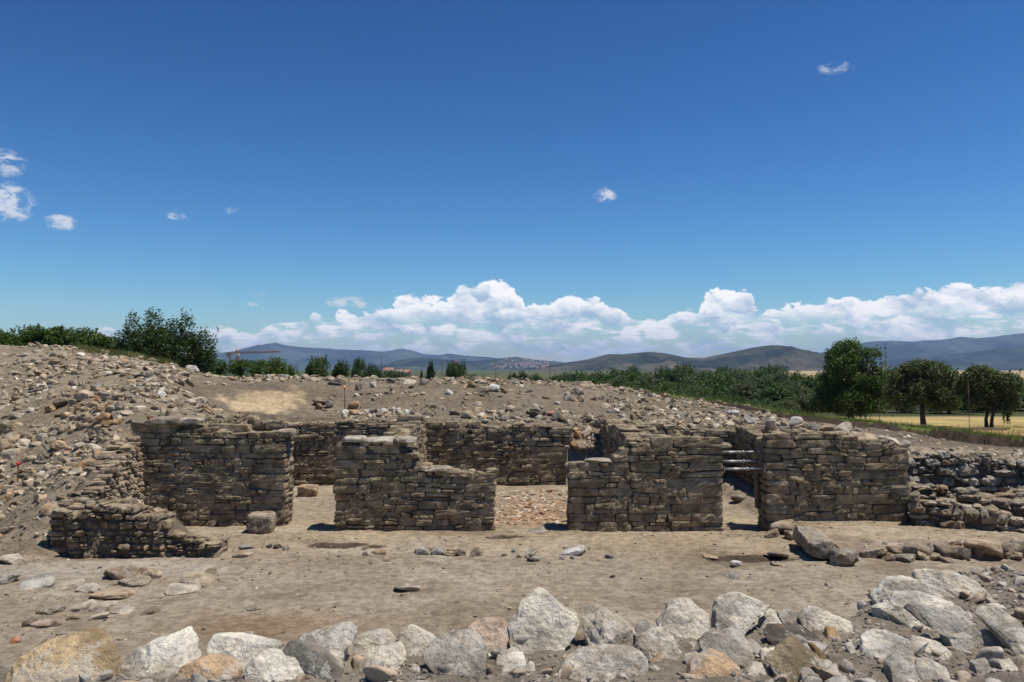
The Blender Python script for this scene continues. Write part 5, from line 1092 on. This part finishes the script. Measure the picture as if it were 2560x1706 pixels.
# ------------------------------------------------------------------ light, sky, air
SUN = Vector((.34, -.055, .94)).normalized()
el = math.asin(SUN.z); rot = math.atan2(SUN.x, SUN.y)
ld = bpy.data.lights.new('sun', 'SUN'); ld.energy = 5.0; ld.angle = rad(.53); ld.color = (1, .948, .855)
lo = bpy.data.objects.new('sun', ld); COL.objects.link(lo); lo.rotation_euler = SUN.to_track_quat('Z', 'Y').to_euler()
w = bpy.data.worlds.new('World'); scene.world = w; w.use_nodes = True; t = NT(w.node_tree)
SKYK = 1.0; SKY = [(2.15, 1.62), (1.82, 1.54), (1.74, 1.58)]
sky = t.n('ShaderNodeTexSky', sky_type='NISHITA'); sky.sun_disc = False; sky.sun_elevation = el; sky.sun_rotation = rot
sky.altitude = 100; sky.air_density = 1.0; sky.dust_density = .1; sky.ozone_density = 3.0
gen = t.n('ShaderNodeTexCoord').outputs['Generated']
sp = t.n('ShaderNodeSeparateXYZ'); t.link(gen, sp.inputs[0]); dx, dy, dz = sp.outputs
az = t.m('ARCTAN2', dx, dy); elv = t.m('ARCSINE', dz)
def azel(px, py):
    d = ray(px, py); d = d / np.linalg.norm(d); return math.atan2(d[0], d[1]), math.asin(d[2])
TOPS = [(-300,880),(0,880),(200,872),(255,818),(285,824),(330,860),(440,850),(500,826),(538,815),(568,812),(593,820),(630,824),(657,812),(687,801),(729,803),(772,793),(793,780),(823,790),(853,776),(882,774),(925,776),(963,766),(980,748),(1005,742),(1031,736),(1086,744),(1129,738),(1137,721),(1163,706),(1197,706),(1222,695),(1256,694),(1278,706),(1286,724),(1307,742),(1314,768),(1333,753),(1363,765),(1384,758),(1401,738),(1431,729),(1460,733),(1488,740),(1521,759),(1553,761),(1562,784),(1610,787),(1668,790),(1684,774),(1722,771),(1745,786),(1755,752),(1769,722),(1806,718),(1834,713),(1876,722),(1884,764),(1904,775),(1941,773),(1965,757),(2035,754),(2077,741),(2128,740),(2189,745),(2208,736),(2255,733),(2301,719),(2343,715),(2360,722),(2395,710),(2409,700),(2432,704),(2443,723),(2488,715),(2535,705),(2560,703),(2900,690)]
A0, A1, E1 = -.72, .72, .14
cu = t.n('ShaderNodeFloatCurve'); mp = cu.mapping; crv = mp.curves[0]
pp = [((azel(*q)[0] - A0) / (A1 - A0), max(.001, azel(*q)[1] / E1)) for q in TOPS]
pp = [(0, pp[0][1])] + [q for q in pp if 0.002 < q[0] < .998] + [(1, pp[-1][1])]
while len(crv.points) < len(pp): crv.points.new(.5, .5)
for q, P_ in zip(pp, crv.points): P_.location = q; P_.handle_type = 'VECTOR'
mp.update()
def curve(u): 
    c_ = t.n('ShaderNodeFloatCurve'); 
    return c_
# puffs: rounded cells at three sizes, warped by noise
vec = t.comb(t.m('MULTIPLY', az, 10.0), t.m('MULTIPLY', elv, 13.0), 0.0)
big_ = t.noise(vec, 1.6, 5, .55); fine = t.noise(vec, 7.0, 8, .62, .4); wrp = t.noise(t.comb(t.m('MULTIPLY_ADD', az, 10.0, 7.7), t.m('MULTIPLY', elv, 13.0), 3.0), 4.0, 7, .6)
ua = t.m('ADD', az, t.m('ADD', t.m('MULTIPLY', t.m('SUBTRACT', fine, .5), .030), t.m('MULTIPLY', t.m('SUBTRACT', big_, .5), .05)))
ue = t.m('MULTIPLY', t.m('ADD', elv, t.m('MULTIPLY', t.m('SUBTRACT', wrp, .5), .026)), 1.45)
SC = [(20, .55), (44, .40), (95, .24)]
def puff(scl, ox=0.0, oy=0.0, seed=0.0):
    v = t.vor(t.comb(t.m('ADD', ua, ox), t.m('ADD', ue, oy), seed), scl, 'SMOOTH_F1', .15)
    return t.m('SUBTRACT', 1.0, t.m('MULTIPLY', v, v))
p0 = [puff(s_, 0, 0, k * .37) for k, (s_, _) in enumerate(SC)]
p1 = [puff(s_, .12 / s_, .30 / s_, k * .37) for k, (s_, _) in enumerate(SC)]
azw = t.m('ADD', az, t.m('MULTIPLY', t.m('SUBTRACT', fine, .5), .016))
t.put(cu.inputs['Value'], t.m('DIVIDE', t.m('SUBTRACT', azw, A0), A1 - A0, clamp=True))
T_ = t.m('MULTIPLY', cu.outputs[0], E1)
edge = t.m('ADD', t.m('SUBTRACT', T_, elv), t.m('ADD', t.m('MULTIPLY', t.m('SUBTRACT', fine, .52), .012), t.m('ADD', t.m('MULTIPLY', t.m('SUBTRACT', p0[1], .80), .012), t.m('MULTIPLY', t.m('SUBTRACT', p0[2], .80), .007))))
mask = t.mr(edge, -.0005, .0030)
# streaky gaps low down
gv = t.comb(t.m('MULTIPLY', az, 11.0), t.m('MULTIPLY', elv, 60.0), 4.2)
gap = t.noise(gv, 1.5, 8, .62, .5)
gap = t.m('ADD', gap, t.m('MULTIPLY', t.m('SUBTRACT', p0[1], .8), .22))
gapm = t.mr(t.m('ADD', gap, t.m('MULTIPLY', t.mr(elv, .050, .018), -.04)), .36, .52)
keep = t.m('MAXIMUM', gapm, t.mr(elv, .046, .072))
mask = t.m('MULTIPLY', mask, t.m('MULTIPLY_ADD', keep, .88, .12))
r = None
for (s_, w_), a_, b_ in zip(SC, p0, p1):
    d_ = t.m('MULTIPLY', t.m('SUBTRACT', a_, b_), w_); r = d_ if r is None else t.m('ADD', r, d_)
lit = t.m('MULTIPLY_ADD', r, 1.9, .60)
lit = t.m('ADD', lit, t.m('MULTIPLY', t.m('SUBTRACT', fine, .5), .55))
lit = t.m('ADD', lit, t.m('MULTIPLY', t.m('SUBTRACT', big_, .5), .9))
lit = t.m('ADD', lit, t.mr(edge, .022, .0, 0, .30), clamp=True)
cloudc = t.mix(t.mr(lit, .15, .95, smooth=False), (.44, .60, .77), (1.22, 1.20, 1.19))
cloudc = t.mix(t.mr(elv, .055, .005, 0, .25), cloudc, (.78, .95, 1.18))
# small separate clouds: (px, py, half width, half height, density)
SMALL = [(-20,405,110,46,1.1),(0,505,105,62,1.35),(150,556,52,26,1.15),(440,540,34,13,.75),(585,527,34,18,.5),(632,465,24,9,.3),(1512,487,44,24,1.0),(2090,168,64,24,.62),(650,734,26,8,.5),(632,762,24,9,.6),(870,757,66,20,1.25),(712,738,26,7,.35),(2085,719,24,9,.5),(2185,723,32,8,.4)]
wv = t.comb(t.m('MULTIPLY', az, 30.0), t.m('MULTIPLY', elv, 42.0), 1.3); wn = t.noise(wv, 1.6, 7, .62, .8)
acc = None
for (px, py, hw, hh, dn) in SMALL:
    a0, e0 = azel(px, py); a1, _ = azel(px + hw, py); _, e1 = azel(px, py - hh)
    qx = t.m('DIVIDE', t.m('SUBTRACT', az, a0), abs(a1 - a0)); qy = t.m('DIVIDE', t.m('SUBTRACT', elv, e0), abs(e1 - e0))
    q = t.m('MULTIPLY_ADD', qx, qx, t.m('MULTIPLY', qy, qy))
    f = t.m('MULTIPLY', t.m('SUBTRACT', 1.0, q, clamp=True), dn)
    acc = f if acc is None else t.m('MAXIMUM', acc, f)
wn2 = t.noise(wv, 4.5, 8, .66, 1.2)
sm = t.mr(t.m('MULTIPLY', acc, t.m('ADD', t.m('MULTIPLY', t.mr(wn, .34, .66), 1.25), t.m('MULTIPLY', t.mr(wn2, .3, .7), .55))), .16, 1.15)
sm = t.m('MULTIPLY', sm, .80)
b1 = t.n('ShaderNodeBackground'); sr = t.n('ShaderNodeSeparateColor'); t.put(sr.inputs[0], t.mix(1.0, sky.outputs[0], (.10, .10, .10), 'MULTIPLY'))
cc_ = t.n('ShaderNodeCombineColor')
for k_, (g_, m_) in enumerate(SKY): t.put(cc_.inputs[k_], t.m('MULTIPLY', t.m('POWER', sr.outputs[k_], g_), m_))
t.link(cc_.outputs[0], b1.inputs[0]); b1.inputs[1].default_value = SKYK
b2 = t.n('ShaderNodeBackground'); t.put(b2.inputs[0], cloudc); b2.inputs[1].default_value = 1.0
b3 = t.n('ShaderNodeBackground'); t.put(b3.inputs[0], (.80, .83, .88)); b3.inputs[1].default_value = 1.0
m1 = t.n('ShaderNodeMixShader'); t.put(m1.inputs[0], mask); t.link(b1.outputs[0], m1.inputs[1]); t.link(b2.outputs[0], m1.inputs[2])
m2 = t.n('ShaderNodeMixShader'); t.put(m2.inputs[0], sm); t.link(m1.outputs[0], m2.inputs[1]); t.link(b3.outputs[0], m2.inputs[2])
o = t.n('ShaderNodeOutputWorld'); t.link(m2.outputs[0], o.inputs[0])
w.cycles.sampling_method = 'MANUAL'; w.cycles.sample_map_resolution = 512
# haze
if HAZE:
    m, th = new_mat('haze_air'); v = th.n('ShaderNodeVolumePrincipled'); v.inputs['Color'].default_value = (.46, .66, 1.0, 1); v.inputs['Density'].default_value = HAZE; v.inputs['Anisotropy'].default_value = .0
    oo = th.n('ShaderNodeOutputMaterial'); th.link(v.outputs[0], oo.inputs['Volume']); m.cycles.homogeneous_volume = True if hasattr(m.cycles, 'homogeneous_volume') else None
    T, Q = boxgrid(1, 1, 1); T = (T + 1) / 2
    tag(obj('haze', mesh_np('haze', T * (30000, 17500, 470) + (-15000, -500, -60), Q, [m], False)), kind='stuff')
scene.view_settings.view_transform = 'Standard'; scene.view_settings.look = 'None'; scene.view_settings.exposure = 0; scene.view_settings.gamma = 1
cy = scene.cycles; cy.max_bounces = 6; cy.diffuse_bounces = 3; cy.glossy_bounces = 2; cy.transmission_bounces = 3; cy.volume_bounces = 0; cy.transparent_max_bounces = 4
cy.use_denoising = True; cy.caustics_reflective = False; cy.caustics_refractive = False; cy.sample_clamp_indirect = 6
